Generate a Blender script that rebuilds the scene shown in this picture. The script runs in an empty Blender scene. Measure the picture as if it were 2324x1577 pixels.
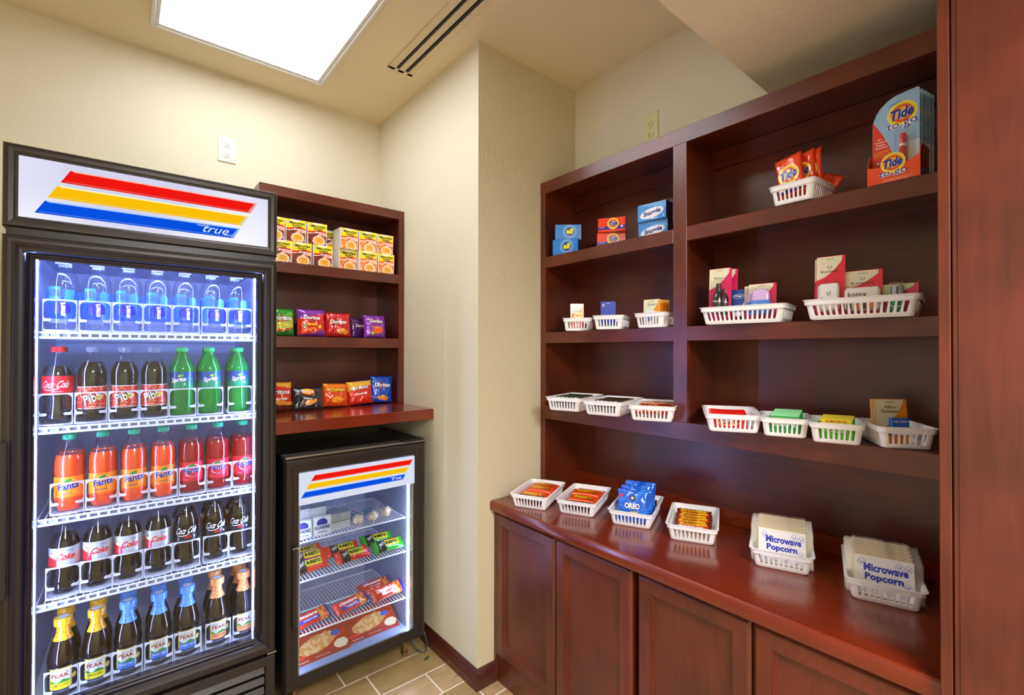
import bpy, math, random
from math import sin, cos, pi, radians, atan2, hypot
from mathutils import Matrix, Vector, noise

random.seed(7)
S = bpy.context.scene
COL = S.collection

# ------------------------------------------------------------------ camera
F_PX, YAW, PITCH, ROLL, EYE = 1068.36, 0.6959, 0.0081, 0.0014, 1.4195
fw = Vector((sin(YAW) * cos(PITCH), cos(YAW) * cos(PITCH), sin(PITCH)))
r0 = Vector((cos(YAW), -sin(YAW), 0)); u0 = r0.cross(fw)
rt = r0 * cos(ROLL) + u0 * sin(ROLL); up = -r0 * sin(ROLL) + u0 * cos(ROLL)
cam = bpy.data.cameras.new('camera'); cam.sensor_width = 36; cam.sensor_fit = 'HORIZONTAL'
cam.lens = F_PX / 2324 * 36; cam.clip_start = 0.02; cam.clip_end = 50
co = bpy.data.objects.new('camera', cam); COL.objects.link(co)
m3 = Matrix((rt, up, -fw)).transposed()
co.matrix_world = Matrix.Translation((0, 0, EYE)) @ m3.to_4x4()
S.camera = co
# ------------------------------------------------------------------ world, exposure
W = bpy.data.worlds.new('world'); S.world = W; W.use_nodes = True
W.node_tree.nodes['Background'].inputs[0].default_value = (1, .93, .82, 1)
W.node_tree.nodes['Background'].inputs[1].default_value = 0.3
S.view_settings.view_transform = 'Standard'; S.view_settings.look = 'None'
S.view_settings.exposure = 0.35; S.view_settings.gamma = 1; S.view_settings.use_curve_mapping = False
S.cycles.transparent_max_bounces = 32; S.cycles.max_bounces = 12; S.cycles.diffuse_bounces = 6
S.cycles.sample_clamp_indirect = 6
LAMP = 6.5        # ceiling panel strength
LED = 110.0
FILL_LAMP = 42.0      # added fill panel behind the camera, unseen        # cooler strips

# ------------------------------------------------------------------ materials
def lin(c):
    if isinstance(c, str):
        c = tuple(int(c[i:i + 2], 16) / 255 for i in (0, 2, 4))
    return tuple(x / 12.92 if x <= .04045 else ((x + .055) / 1.055) ** 2.4 for x in c)

def newmat(name):
    m = bpy.data.materials.new(name); m.use_nodes = True
    nt = m.node_tree
    return m, nt, nt.nodes['Principled BSDF']

MC = {}
def pm(col, rough=.5, metal=0, coat=0, emit=0, spec=.5, bump=0, bscale=200, sub=0):
    key = (col, rough, metal, coat, emit, spec, bump, bscale)
    if key in MC: return MC[key]
    m, nt, b = newmat('surface_%s' % col)
    b.inputs['Base Color'].default_value = (*lin(col), 1)
    b.inputs['Roughness'].default_value = rough; b.inputs['Metallic'].default_value = metal
    b.inputs['Coat Weight'].default_value = coat; b.inputs['Coat Roughness'].default_value = .12
    b.inputs['Specular IOR Level'].default_value = spec
    if emit:
        b.inputs['Emission Color'].default_value = (*lin(col), 1); b.inputs['Emission Strength'].default_value = emit
    if bump:
        tc = nt.nodes.new('ShaderNodeTexCoord'); n = nt.nodes.new('ShaderNodeTexNoise'); bp = nt.nodes.new('ShaderNodeBump')
        n.inputs['Scale'].default_value = bscale; n.inputs['Detail'].default_value = 3
        bp.inputs['Strength'].default_value = bump; bp.inputs['Distance'].default_value = .004
        nt.links.new(tc.outputs['Object'], n.inputs['Vector']); nt.links.new(n.outputs['Fac'], bp.inputs['Height'])
        nt.links.new(bp.outputs[0], b.inputs['Normal'])
    MC[key] = m
    return m

def emis(col, s):
    key = ('emis', col, s)
    if key in MC: return MC[key]
    m = bpy.data.materials.new('glow_%s' % col); m.use_nodes = True; nt = m.node_tree
    nt.nodes.clear(); e = nt.nodes.new('ShaderNodeEmission'); o = nt.nodes.new('ShaderNodeOutputMaterial')
    e.inputs[0].default_value = (*lin(col), 1); e.inputs[1].default_value = s
    nt.links.new(e.outputs[0], o.inputs[0]); MC[key] = m
    return m

def clear(col, refl=1.0, body=0.0, bcol=None, rough=.03, base=.04):
    """thin clear film or pane: transparent with a Schlick mirror layer, optionally a little diffuse body"""
    key = ('clear', col, refl, body, bcol, rough, base)
    if key in MC: return MC[key]
    m = bpy.data.materials.new('clear_%s' % col); m.use_nodes = True; nt = m.node_tree; nt.nodes.clear()
    N = nt.nodes.new; L = nt.links.new
    o = N('ShaderNodeOutputMaterial'); t = N('ShaderNodeBsdfTransparent'); g = N('ShaderNodeBsdfGlossy')
    t.inputs[0].default_value = (*lin(col), 1); g.inputs['Roughness'].default_value = rough
    lw = N('ShaderNodeLayerWeight'); lw.inputs[0].default_value = .5
    p = N('ShaderNodeMath'); p.operation = 'POWER'; p.inputs[1].default_value = 4
    a = N('ShaderNodeMath'); a.operation = 'MULTIPLY_ADD'; a.inputs[1].default_value = refl; a.inputs[2].default_value = base; a.use_clamp = True
    L(lw.outputs['Facing'], p.inputs[0]); L(p.outputs[0], a.inputs[0])
    mx = N('ShaderNodeMixShader'); L(a.outputs[0], mx.inputs[0])
    src = t.outputs[0]
    if body:
        d = N('ShaderNodeBsdfDiffuse'); d.inputs[0].default_value = (*lin(bcol or col), 1)
        tr = N('ShaderNodeBsdfTranslucent'); tr.inputs[0].default_value = (*lin(bcol or col), 1)
        m1 = N('ShaderNodeMixShader'); m1.inputs[0].default_value = .5; L(d.outputs[0], m1.inputs[1]); L(tr.outputs[0], m1.inputs[2])
        m2 = N('ShaderNodeMixShader'); m2.inputs[0].default_value = body; L(t.outputs[0], m2.inputs[1]); L(m1.outputs[0], m2.inputs[2]); src = m2.outputs[0]
    L(src, mx.inputs[1]); L(g.outputs[0], mx.inputs[2]); L(mx.outputs[0], o.inputs[0])
    MC[key] = m
    return m

def wood(name, axis, dark, light, rough=.36, coat=.42):
    m, nt, b = newmat(name); N = nt.nodes.new; L = nt.links.new
    tc = N('ShaderNodeTexCoord'); mp = N('ShaderNodeMapping'); mp.inputs['Scale'].default_value = [(2.2 if i == axis else 30) for i in range(3)]
    n1 = N('ShaderNodeTexNoise'); n1.inputs['Scale'].default_value = 3; n1.inputs['Detail'].default_value = 6; n1.inputs['Distortion'].default_value = .4
    n2 = N('ShaderNodeTexNoise'); n2.inputs['Scale'].default_value = 5.5; n2.inputs['Detail'].default_value = 3
    L(tc.outputs['Object'], mp.inputs[0]); L(mp.outputs[0], n1.inputs['Vector']); L(tc.outputs['Object'], n2.inputs['Vector'])
    a = N('ShaderNodeMath'); a.operation = 'MULTIPLY_ADD'; a.inputs[1].default_value = .35; L(n1.outputs['Fac'], a.inputs[0])
    a2 = N('ShaderNodeMath'); a2.operation = 'MULTIPLY'; a2.inputs[1].default_value = .65; L(n2.outputs['Fac'], a2.inputs[0]); L(a2.outputs[0], a.inputs[2])
    r = N('ShaderNodeValToRGB'); r.color_ramp.elements[0].position = .30; r.color_ramp.elements[1].position = .72
    r.color_ramp.elements[0].color = (*lin(dark), 1); r.color_ramp.elements[1].color = (*lin(light), 1)
    L(a.outputs[0], r.inputs[0]); L(r.outputs[0], b.inputs['Base Color'])
    b.inputs['Roughness'].default_value = rough; b.inputs['Coat Weight'].default_value = coat; b.inputs['Coat Roughness'].default_value = .24
    bp = N('ShaderNodeBump'); bp.inputs['Strength'].default_value = .06; bp.inputs['Distance'].default_value = .002
    L(n1.outputs['Fac'], bp.inputs['Height']); L(bp.outputs[0], b.inputs['Normal'])
    return m

CH = [wood('cherry_wood_%s' % n, i, '41150a', '702b13') for i, n in enumerate(('across', 'deep', 'upright'))]
CX, CY, CZ = CH
TOPM = wood('cherry_counter', 1, '6a210a', '7e2b0e', .16, .5)
BASEM = wood('baseboard_wood', 0, '3f1512', '551f1a', .3, .4)
def plaster(name, c, st=.18, sc=95):
    m, nt, b = newmat(name); N = nt.nodes.new; L = nt.links.new
    b.inputs['Base Color'].default_value = (*lin(c), 1); b.inputs['Roughness'].default_value = .75
    tc = N('ShaderNodeTexCoord'); n = N('ShaderNodeTexNoise'); n.inputs['Scale'].default_value = sc; n.inputs['Detail'].default_value = 4
    r = N('ShaderNodeValToRGB'); r.color_ramp.elements[0].position = .42; r.color_ramp.elements[1].position = .62
    bp = N('ShaderNodeBump'); bp.inputs['Strength'].default_value = st; bp.inputs['Distance'].default_value = .0022
    L(tc.outputs['Object'], n.inputs['Vector']); L(n.outputs['Fac'], r.inputs[0]); L(r.outputs[0], bp.inputs['Height']); L(bp.outputs[0], b.inputs['Normal'])
    return m
WALL = plaster('painted_wall', 'dcd8c0')
WALLC = plaster('painted_column', 'd2caa8', .5)
CEIL = plaster('painted_ceiling', 'e6dab6', .15)
WHITE = pm('f2f2f4', .35); WPL = pm('fbfbfc', .3, coat=.2); BLACK = pm('0b0b0c', .35); DGREY = pm('2b2724', .38, metal=.3)
CHROME = pm('c9c9cc', .2, metal=1); SILVER = pm('c4c8d0', .25, metal=.9, bump=.7, bscale=90)
NAVY = '1a2590'

# ------------------------------------------------------------------ mesh builder
TXT = {}
def text_mesh(s, bold=0.0, spacing=1.0):
    k = (s, bold, spacing)
    if k in TXT: return TXT[k]
    cu = bpy.data.curves.new('lettering', 'FONT'); cu.body = s; cu.size = 1; cu.resolution_u = 2; cu.offset = bold
    cu.space_character = spacing
    ob = bpy.data.objects.new('lettering', cu); COL.objects.link(ob)
    dg = bpy.context.evaluated_depsgraph_get(); me = bpy.data.meshes.new_from_object(ob.evaluated_get(dg))
    vs = [(v.co.x, v.co.y) for v in me.vertices]; fs = [tuple(p.vertices) for p in me.polygons]
    x0 = min(v[0] for v in vs); x1 = max(v[0] for v in vs); y0 = min(v[1] for v in vs); y1 = max(v[1] for v in vs)
    vs = [((x - x0) / (x1 - x0 + 1e-9), (y - y0) / (y1 - y0 + 1e-9)) for x, y in vs]
    bpy.data.objects.remove(ob); bpy.data.meshes.remove(me); bpy.data.curves.remove(cu)
    TXT[k] = (vs, fs)
    return TXT[k]

class MB:
    def __init__(s): s.v = []; s.f = []; s.m = []; s.mats = []
    def mi(s, m):
        if m not in s.mats: s.mats.append(m)
        return s.mats.index(m)
    def add(s, vs, fs, m):
        b = len(s.v); s.v += [tuple(v) for v in vs]; i = s.mi(m)
        for f in fs: s.f.append(tuple(b + k for k in f)); s.m.append(i)
        return s
    def box(s, x0, x1, y0, y1, z0, z1, m, c=0.0):
        if x0 > x1: x0, x1 = x1, x0
        if y0 > y1: y0, y1 = y1, y0
        if z0 > z1: z0, z1 = z1, z0
        c = min(c, (x1 - x0) * .45, (y1 - y0) * .45, (z1 - z0) * .45)
        if c <= 0:
            vs = [(x, y, z) for x in (x0, x1) for y in (y0, y1) for z in (z0, z1)]
            return s.add(vs, [(0, 1, 3, 2), (4, 6, 7, 5), (0, 4, 5, 1), (2, 3, 7, 6), (0, 2, 6, 4), (1, 5, 7, 3)], m)
        X = (x0, x1); Y = (y0, y1); Z = (z0, z1); vs = []; fs = []
        idx = {}
        for i in (0, 1):
            for j in (0, 1):
                for k in (0, 1):
                    sx, sy, sz = (c, -c)[i], (c, -c)[j], (c, -c)[k]
                    for a, p in enumerate(((X[i], Y[j] + sy, Z[k] + sz), (X[i] + sx, Y[j], Z[k] + sz), (X[i] + sx, Y[j] + sy, Z[k]))):
                        idx[i, j, k, a] = len(vs); vs.append(p)
        for i in (0, 1):
            fs.append([idx[i, j, k, 0] for j, k in ((0, 0), (0, 1), (1, 1), (1, 0))])
            fs.append([idx[j, i, k, 1] for j, k in ((0, 0), (1, 0), (1, 1), (0, 1))])
            fs.append([idx[j, k, i, 2] for j, k in ((0, 0), (0, 1), (1, 1), (1, 0))])
        for i in (0, 1):
            for j in (0, 1):
                fs.append([idx[i, j, 0, 0], idx[i, j, 1, 0], idx[i, j, 1, 1], idx[i, j, 0, 1]])
                fs.append([idx[i, 0, j, 0], idx[i, 1, j, 0], idx[i, 1, j, 2], idx[i, 0, j, 2]])
                fs.append([idx[0, i, j, 1], idx[1, i, j, 1], idx[1, i, j, 2], idx[0, i, j, 2]])
                for k in (0, 1): fs.append([idx[i, j, k, a] for a in (0, 1, 2)])
        return s.add(vs, fs, m)
    def lathe(s, prof, m, n=28, cx=0, cy=0, z0=0, mod=None, cap=True, mfn=None):
        vs = []; fs = []
        for r, z in prof:
            for k in range(n):
                a = 2 * pi * k / n; q = r * (mod(a, z) if mod else 1)
                vs.append((cx + q * sin(a), cy - q * cos(a), z0 + z))
        b = len(s.v); s.v += vs
        for j in range(len(prof) - 1):
            for k in range(n):
                k2 = (k + 1) % n
                s.f.append((b + j * n + k, b + j * n + k2, b + (j + 1) * n + k2, b + (j + 1) * n + k))
                s.m.append(s.mi(mfn(j, k) if mfn else m))
        if cap:
            s.f.append(tuple(b + k for k in range(n))[::-1]); s.m.append(s.mi(m))
            s.f.append(tuple(b + (len(prof) - 1) * n + k for k in range(n))); s.m.append(s.mi(m))
        return s
    def tube(s, pts, r, m, n=8, closed=False):
        P = [Vector(p) for p in pts]; N = len(P); rings = []
        for i, p in enumerate(P):
            t = (P[(i + 1) % N] - P[i - 1]) if closed else (P[min(i + 1, N - 1)] - P[max(i - 1, 0)])
            t.normalize(); a = t.orthogonal() if abs(t.z) > .95 else t.cross(Vector((0, 0, 1))); a.normalize()
            if abs(t.z) > .95: a = Vector((1, 0, 0)); a = (a - t * a.dot(t)).normalized()
            b = t.cross(a); rings.append([p + (a * cos(2 * pi * k / n) + b * sin(2 * pi * k / n)) * r for k in range(n)])
        vs = [q for R in rings for q in R]; fs = []
        for i in range(N if closed else N - 1):
            for k in range(n):
                k2 = (k + 1) % n; i2 = (i + 1) % N
                fs.append((i * n + k, i * n + k2, i2 * n + k2, i2 * n + k))
        if not closed: fs += [tuple(range(n))[::-1], tuple((N - 1) * n + k for k in range(n))]
        return s.add(vs, fs, m)
    def grid(s, mp, u0, u1, v0, v1, nu, nv, mfn, d=0):
        b = len(s.v)
        for j in range(nv + 1):
            for i in range(nu + 1):
                s.v.append(tuple(mp(u0 + (u1 - u0) * i / nu, v0 + (v1 - v0) * j / nv, d)))
        for j in range(nv):
            for i in range(nu):
                q = mfn(u0 + (u1 - u0) * (i + .5) / nu, v0 + (v1 - v0) * (j + .5) / nv) if callable(mfn) else mfn
                if q is None: continue
                a = b + j * (nu + 1) + i; s.f.append((a, a + 1, a + nu + 2, a + nu + 1)); s.m.append(s.mi(q))
        return s
    def poly(s, pts, mp, d, m):
        return s.add([mp(u, v, d) for u, v in pts], [tuple(range(len(pts)))], m)
    def ell(s, mp, cu, cv, a, b, d, m, n=28, rot=0, inner=0.0, rings=3):
        vs = []; fs = []; R = [inner + (1 - inner) * k / rings for k in range(rings + 1)]
        for q in R:
            for k in range(n):
                x = a * q * cos(2 * pi * k / n); y = b * q * sin(2 * pi * k / n)
                vs.append(mp(cu + x * cos(rot) - y * sin(rot), cv + x * sin(rot) + y * cos(rot), d))
        for j in range(rings):
            for k in range(n):
                k2 = (k + 1) % n; fs.append((j * n + k, (j + 1) * n + k, (j + 1) * n + k2, j * n + k2))
        return s.add(vs, fs, m)
    def text(s, t, mp, cu, cv, w, h, d, m, bold=.02, shear=0, rot=0, sp=1.0):
        vs, fs = text_mesh(t, bold, sp); out = []
        for x, y in vs:
            X = (x - .5) * w + (y - .5) * h * shear; Y = (y - .5) * h
            out.append(mp(cu + X * cos(rot) - Y * sin(rot), cv + X * sin(rot) + Y * cos(rot), d))
        return s.add(out, fs, m)
    def build(s, name, parent=None, sharp=32, label=None):
        me = bpy.data.meshes.new(name); me.from_pydata(s.v, [], s.f)
        for m in s.mats: me.materials.append(m)
        me.polygons.foreach_set('material_index', s.m)
        me.shade_smooth(); me.set_sharp_from_angle(angle=radians(sharp)); me.update()
        o = bpy.data.objects.new(name, me); COL.objects.link(o)
        if parent is not None: o.parent = parent
        if label: o['label'] = label
        return o

def plane(o, u, v):
    o = Vector(o); u = Vector(u); v = Vector(v); n = u.cross(v)
    return lambda a, b, d: o + u * a + v * b + n * d
def cyl(r, z0=0, th=0, cx=0, cy=0):
    return lambda a, b, d: Vector((cx + (r + d) * sin(th + a / r), cy - (r + d) * cos(th + a / r), z0 + b))
FRONT = lambda a, b, d: Vector((a, -d, b))      # local front plane facing -Y
def front(y): return lambda a, b, d: Vector((a, y - d, b))

def tag(o, label, cat, group=None, kind=None):
    o['label'] = label; o['category'] = cat
    if group: o['group'] = group
    if kind: o['kind'] = kind
    return o
def thing(name, label, cat, loc=(0, 0, 0), rz=0, group=None, rx=0, ry=0):
    o = bpy.data.objects.new(name, None); COL.objects.link(o); o.empty_display_size = .05
    o.location = loc; o.rotation_euler = (rx, ry, rz)
    return tag(o, label, cat, group)
def struct(mb, name, **k):
    o = mb.build(name, **k); o['kind'] = 'structure'; o['label'] = name.split('.')[0].replace('_', ' '); return o
def place(o, loc, rz=0, rx=0, ry=0):
    o.location = loc; o.rotation_euler = (rx, ry, rz); return o
def kids(o): return [c for c in bpy.data.objects if c.parent == o]
KID = {}
def dup(o, loc, rz=0, label=None, rx=0, ry=0, group=None, sc=None):
    if o.name not in KID: KID[o.name] = [(c, kids(c)) for c in kids(o)]
    r = o.copy(); COL.objects.link(r); r.location = loc; r.rotation_euler = (rx, ry, rz)
    if sc: r.scale = sc
    if label: r['label'] = label
    if group: r['group'] = group
    for c, gs in KID[o.name]:
        cc = c.copy(); COL.objects.link(cc); cc.parent = r
        for g in gs:
            gg = g.copy(); COL.objects.link(gg); gg.parent = cc
    return r
class Proto:
    """first use moves the original, later uses copy it"""
    def __init__(s, o): s.o = o; s.used = False
    def __call__(s, loc, label, rz=0, rx=0, ry=0, group=None, sc=None):
        if not s.used:
            s.used = True; KID[s.o.name] = [(c, kids(c)) for c in kids(s.o)]
            place(s.o, loc, rz, rx, ry); s.o['label'] = label
            if group: s.o['group'] = group
            if sc: s.o.scale = sc
            return s.o
        return dup(s.o, loc, rz, label, rx, ry, group, sc or (1, 1, 1))
ORD = ['leftmost', 'second from left', 'third from left', 'fourth from left', 'fifth from left', 'sixth from left', 'seventh from left']

# ------------------------------------------------------------------ room dimensions
H = 2.743; YB = 2.6106; XW = 1.1685; YC = 1.623; X2 = 1.773
XL, YF = -1.5, -2.1
# floor planks
def plank(name, d, l):
    return wood(name, 0, d, l, .32, .15)
PL = [plank('wood_tile_%s' % n, a, b) for n, a, b in (('tan', 'a3875a', 'c9ad7c'), ('honey', '9c7f4e', 'c2a571'), ('olive', '91794b', 'bda670'), ('umber', 'a08258', 'd0b78a'))]
mb = MB()
mb.box(XL, X2 + .1, YF, YB + .05, -.05, -.0015, pm('f8f5ec', .8))
rows = {0: 1.166, 1: 1.045, 2: .837}
for r in range(-26, 7):
    y0 = 1.5452 + r * .1490; y1 = y0 + .149
    off = rows.get(r, random.uniform(0, .9)); x = off - 3.6
    while x < X2 + .1:
        a, b = max(x + .0032, XL), min(x + .9 - .0032, X2 + .1)
        if b > a + .01: mb.box(a, b, max(y0 + .0032, YF), min(y1 - .0032, YB + .05), -.004, 0, random.choice(PL))
        x += .9
# dark knots burnt into the tile pattern
kn = pm('4b5a44', .4)
for (x, y, a, b, rot) in ((1.10, 1.93, .018, .009, .4), (1.17, 1.745, .045, .003, .1), (.9, 1.62, .03, .003, .1), (1.0, 1.55, .02, .002, .2)):
    mb.ell(plane((0, 0, .0004), (1, 0, 0), (0, 1, 0)), x, y, a, b, 0, kn, rot=rot)
struct(mb, 'floor')
struct(MB().box(XL, X2 + .12, YF, YB + .1, H, H + .06, CEIL), 'ceiling')
struct(MB().box(XL, X2, YF, .69, 2.33, H - .001, CEIL), 'ceiling.001')
struct(MB().box(XL - .1, XW + .02, YB, YB + .1, -.05, H, WALL), 'wall_back')
struct(MB().box(XW, X2 + .12, YC, YB + .1, -.05, H, WALLC), 'wall_column')
struct(MB().box(XW - .0006, XW + .001, YC + .0003, YB, 0, H - .0005, WALL), 'wall_side')
struct(MB().box(X2, X2 + .12, YF, YC, -.05, H, WALL), 'wall_right')
struct(MB().box(XL - .1, XL, YF, YB, -.05, H, WALL), 'wall_left')
struct(MB().box(XL - .1, X2 + .12, YF - .1, YF, -.05, H, WALL), 'wall_front')
# baseboard, one length per wall, mitred at the outside corner
prof = [(.018, 0), (.018, .034), (.0165, .036), (.0155, .038), (.0155, .041), (.017, .044), (.015, .054), (.009, .0585), (.009, .061), (.011, .0625), (.011, .066), (.008, .069), (.0085, .078), (.006, .0815), (0, .082)]
def board(a, b, name):
    vs = []; n = len(prof); fs = []
    for end in (a, b):
        for t, z in prof: vs.append((*end(t), z))
    for i in range(n - 1): fs.append((i, i + 1, n + i + 1, n + i))
    m = MB().add(vs, fs, BASEM); struct(m, name)
board(lambda t: (XW - t, YB - .0), lambda t: (XW - t, YC - t), 'baseboard_side')
board(lambda t: (XW - t, YC - t), lambda t: (1.2568, YC - t), 'baseboard_column')
board(lambda t: (XL, YB - t), lambda t: (XW, YB - t), 'baseboard_back')

# ------------------------------------------------------------------ ceiling fixtures
def troffer(x0, x1, y0, y1, label, st=LAMP):
    t = thing('ceiling_light', label, 'ceiling light', ((x0 + x1) / 2, (y0 + y1) / 2, H))
    w, l = (x1 - x0) / 2, (y1 - y0) / 2; m = pm('dfe2e0', .4)
    f = MB()
    for a, b, z in ((0, .014, .012), (.014, .03, .007)):
        for q in ((-w + a, -w + b, -l + a, l - a), (w - b, w - a, -l + a, l - a), (-w + b, w - b, -l + a, -l + b), (-w + b, w - b, l - b, l - a)):
            f.box(*q, -z, -.0003, m, .002)
    f.build('frame', t)
    em = emis('fdfbff', st)
    MB().box(-w + .03, w - .03, -l + .03, l - .03, -.004, -.001, em).build('diffuser', t)
troffer(.0872, .765, 1.185, 2.388, 'bright white rectangular ceiling light panel above the cooler')
troffer(-.1, .577, -1.7, -.5, 'added unseen fill light panel behind the camera under the lower ceiling', FILL_LAMP)  # unseen panel, added as fill light to lift the right side
bpy.data.objects['ceiling_light.001'].location.z = 2.33
v = thing('ceiling_vent', 'cream slot diffuser with two black slots in the ceiling beside the light panel', 'vent', (1.01, 1.35, H))
m = pm('ddd0ab', .5)
fr = MB()
for a, b in ((-.06, -.028), (-.012, .017), (.035, .062)): fr.box(a, b, -.66, .69, -.006, -.0003, m, .0015)
for a, b in ((.672, .70), (-.68, -.66)): fr.box(-.06, .062, a, b, -.006, -.0003, m, .0015)
fr.build('frame', v)
for a, b in ((-.028, -.012), (.017, .035)): MB().box(a, b, -.66, .673, -.002, -.0005, pm('141414', .6)).box(a + .006, a + .009, -.66, .66, -.0055, -.002, pm('2b2b2b', .4)).build('slot', v)

def outlet(loc, rz, label, c, w=.077, h=.122):
    t = thing('wall_outlet', label, 'outlet', loc, rz)
    MB().box(-w / 2, w / 2, -.006, 0, -h / 2, h / 2, pm(c, .35), .003).build('cover_plate', t)
    for z in (.024, -.024):
        r = MB(); r.add([( (.0165 * max(-1, min(1, 1.25 * cos(a)))), -.009, z + .0145 * sin(a)) for a in [2 * pi * k / 24 for k in range(24)]] +
              [( (.0165 * max(-1, min(1, 1.25 * cos(a)))), -.005, z + .0145 * sin(a)) for a in [2 * pi * k / 24 for k in range(24)]],
              [tuple(range(24))] + [(k, (k + 1) % 24, 24 + (k + 1) % 24, 24 + k) for k in range(24)], pm(c, .3))
        dk = pm('2a2620', .6)
        r.box(-.0075, -.0055, -.0095, -.0089, z, z + .008, dk).box(.0055, .0072, -.0095, -.0089, z, z + .0075, dk)
        r.ell(front(-.0092), 0, z - .006, .0026, .0026, 0, dk, n=12); r.build('socket', t)
    MB().ell(front(-.0062), 0, 0, .003, .003, 0, pm('9a958a', .3, metal=.6), n=12).build('screw', t)
outlet((.393, YB, 2.385), 0, 'ivory duplex outlet on the wall above the tall cooler', 'eeeacb')
outlet((X2, 1.18, 2.385), -pi / 2, 'pale yellow duplex outlet on the wall above the large shelf unit', 'dbd9a0', .074, .15)

# ------------------------------------------------------------------ ring-profiled panels (doors)
def ringpanel(mb, mp, u0, u1, v0, v1, prof, m, fill=True):
    """nested rectangles: prof = [(inset, height)]"""
    vs = []; fs = []
    for ins, h in prof:
        if not isinstance(ins, tuple): ins = (ins,) * 4
        l, r, b, t = ins
        vs += [mp(u0 + l, v0 + b, h), mp(u1 - r, v0 + b, h), mp(u1 - r, v1 - t, h), mp(u0 + l, v1 - t, h)]
    for i in range(len(prof) - 1):
        for k in range(4):
            k2 = (k + 1) % 4; fs.append((4 * i + k, 4 * i + k2, 4 * i + 4 + k2, 4 * i + 4 + k))
    if fill: b = 4 * (len(prof) - 1); fs.append((b, b + 1, b + 2, b + 3))
    return mb.add(vs, fs, m)

# ------------------------------------------------------------------ base cabinets along the right wall
DP = [(0, -.018), (0, -.007), (.006, -.0015), (.0085, 0), (.045, 0), (.0465, -.005), (.050, -.0055), (.0515, -.010), (.055, -.0105), (.0565, -.0155), (.0575, -.016)]
def cabinet(ya, yb, doors, label, filler=False):
    t = thing('base_cabinet', label, 'cabinet', (1.5, (ya + yb) / 2, 0)); oy = (ya + yb) / 2; ox = 1.5
    MB().box(1.2695 - ox, X2 - .002 - ox, yb - oy + (.009 if filler else .001), ya - oy - (.001 if filler else .009), .0, .7325, CZ).build('body', t)
    if filler: MB().box(1.2555 - ox, 1.272 - ox, YC - .018 - oy, YC - .0005 - oy, 0.0, .7325, CZ, .001).build('filler_strip', t)
    MB().box(1.262 - ox, 1.2695 - ox, yb - oy + .001, (YC - .018 if filler else ya) - oy - .001, 0, .112, CY).build('toe_board', t)
    for a, b in doors:
        d = MB(); mp = lambda u, v, h: Vector((1.25 - ox - h, -u - oy, v))
        ringpanel(d, mp, -a, -b, .1176, .7245, DP, CZ); d.build('door', t, sharp=6)
cabinet(YC, .896, [(1.6044, 1.2500), (1.2462, .906)], 'cherry wood base cabinet with two panel doors beside the column', True)
cabinet(.894, .172, [(.8837, .540), (.5330, .190)], 'cherry wood base cabinet with two panel doors nearest the end panel')

# counter with a rounded front edge
mb = MB(); z1 = .7762; z0 = .733; pts = [(X2 - .001, z0), (1.240, z0), (1.2345, z0 + .003), (1.232, z0 + .010), (1.232, z0 + .030), (1.2345, z1 - .004), (1.240, z1), (X2 - .001, z1)]
n = len(pts); vs = [(x, y, z) for y in (.1705, YC - .0005) for x, z in pts]
mb.add(vs, [(i, (i + 1) % n, n + (i + 1) % n, n + i) for i in range(n)] + [tuple(range(n)), tuple(range(2 * n - 1, n - 1, -1))], TOPM)
tag(mb.build('countertop', sharp=20), 'polished cherry wood countertop running along the base cabinets', 'countertop')
mb = MB().box(1.215, X2 - .001, .1520, .1700, 0, 2.329, CZ, .0015)
tag(mb.build('end_panel'), 'narrow cherry wood edge strip closing the right end of the shelves', 'panel')
t = thing('tall_cabinet', 'plain tall cherry wood cabinet side filling the right edge of the view', 'cabinet', (1.5, -.4, 0))
MB().box(-.283, X2 - 1.501, -.8, .5505, 0, 2.329, CZ, .002).build('body', t)
MB().box(-.285, -.2832, -.75, .542, .1, 2.3285, CZ, .0008).build('face_panel', t)

# ------------------------------------------------------------------ large shelf unit
XR = 1.529; YE = .1706
ZT = 2.2144; RB = 2.158
S1, S2, S3 = (1.8598, 1.8090), (1.508, 1.4572), (1.170, 1.107)
u = thing('shelf_unit', 'large cherry wood shelf unit with two columns of shelves above the countertop', 'shelf unit', (1.65, .9, z1)); 
def up_(mb, name):
    o = mb.build(name, u); o.location = (-1.65, -.9, -z1); return o
YM0, YM1 = .9268, .8741; YLI = 1.589; YRI = .185
up_(MB().box(XR, XR + .02, YE, YC - .001, RB, ZT, CY, .0012), 'top_rail')
up_(MB().box(XR, XR + .02, YLI, YC - .014, z1 + .0005, RB, CZ, .0008).box(XR + .002, XR + .02, YC - .0118, YC - .001, z1 + .0005, RB, CZ, .0008).box(XR + .006, XR + .02, YC - .015, YC - .011, z1 + .0005, RB, CZ), 'left_stile')
up_(MB().box(XR, XR + .02, YM1, YM0, S3[0], RB, CZ, .0008), 'middle_stile')
up_(MB().box(XR, XR + .02, YE, YRI, z1 + .0005, RB, CZ, .0008), 'right_stile')
for z in (S1, S2):
    for a, b in ((YM0, YLI), (YRI, YM1)):
        o = MB().box(XR, XR + .02, a, b, z[1], z[0], CY, .0012).box(XR + .02, 1.762, a - .012, b + .012, z[0] - .02, z[0] - .0005, CY)
        up_(o, 'shelf')
up_(MB().box(XR, XR + .02, YRI, YLI, S3[1], S3[0], CY, .0012).box(XR + .02, 1.762, YE, YC - .001, S3[0] - .02, S3[0] - .0005, CY), 'shelf')
up_(MB().box(1.762, X2 - .001, YE, YC - .001, z1 + .0005, ZT, CY), 'back_panel')
up_(MB().box(XR + .02, 1.762, YLI + .012, YC - .001, z1 + .0005, ZT, CZ), 'side_panel')
up_(MB().box(XR + .02, 1.762, YE, YRI - .006, z1 + .0005, ZT, CZ), 'side_panel')
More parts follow.
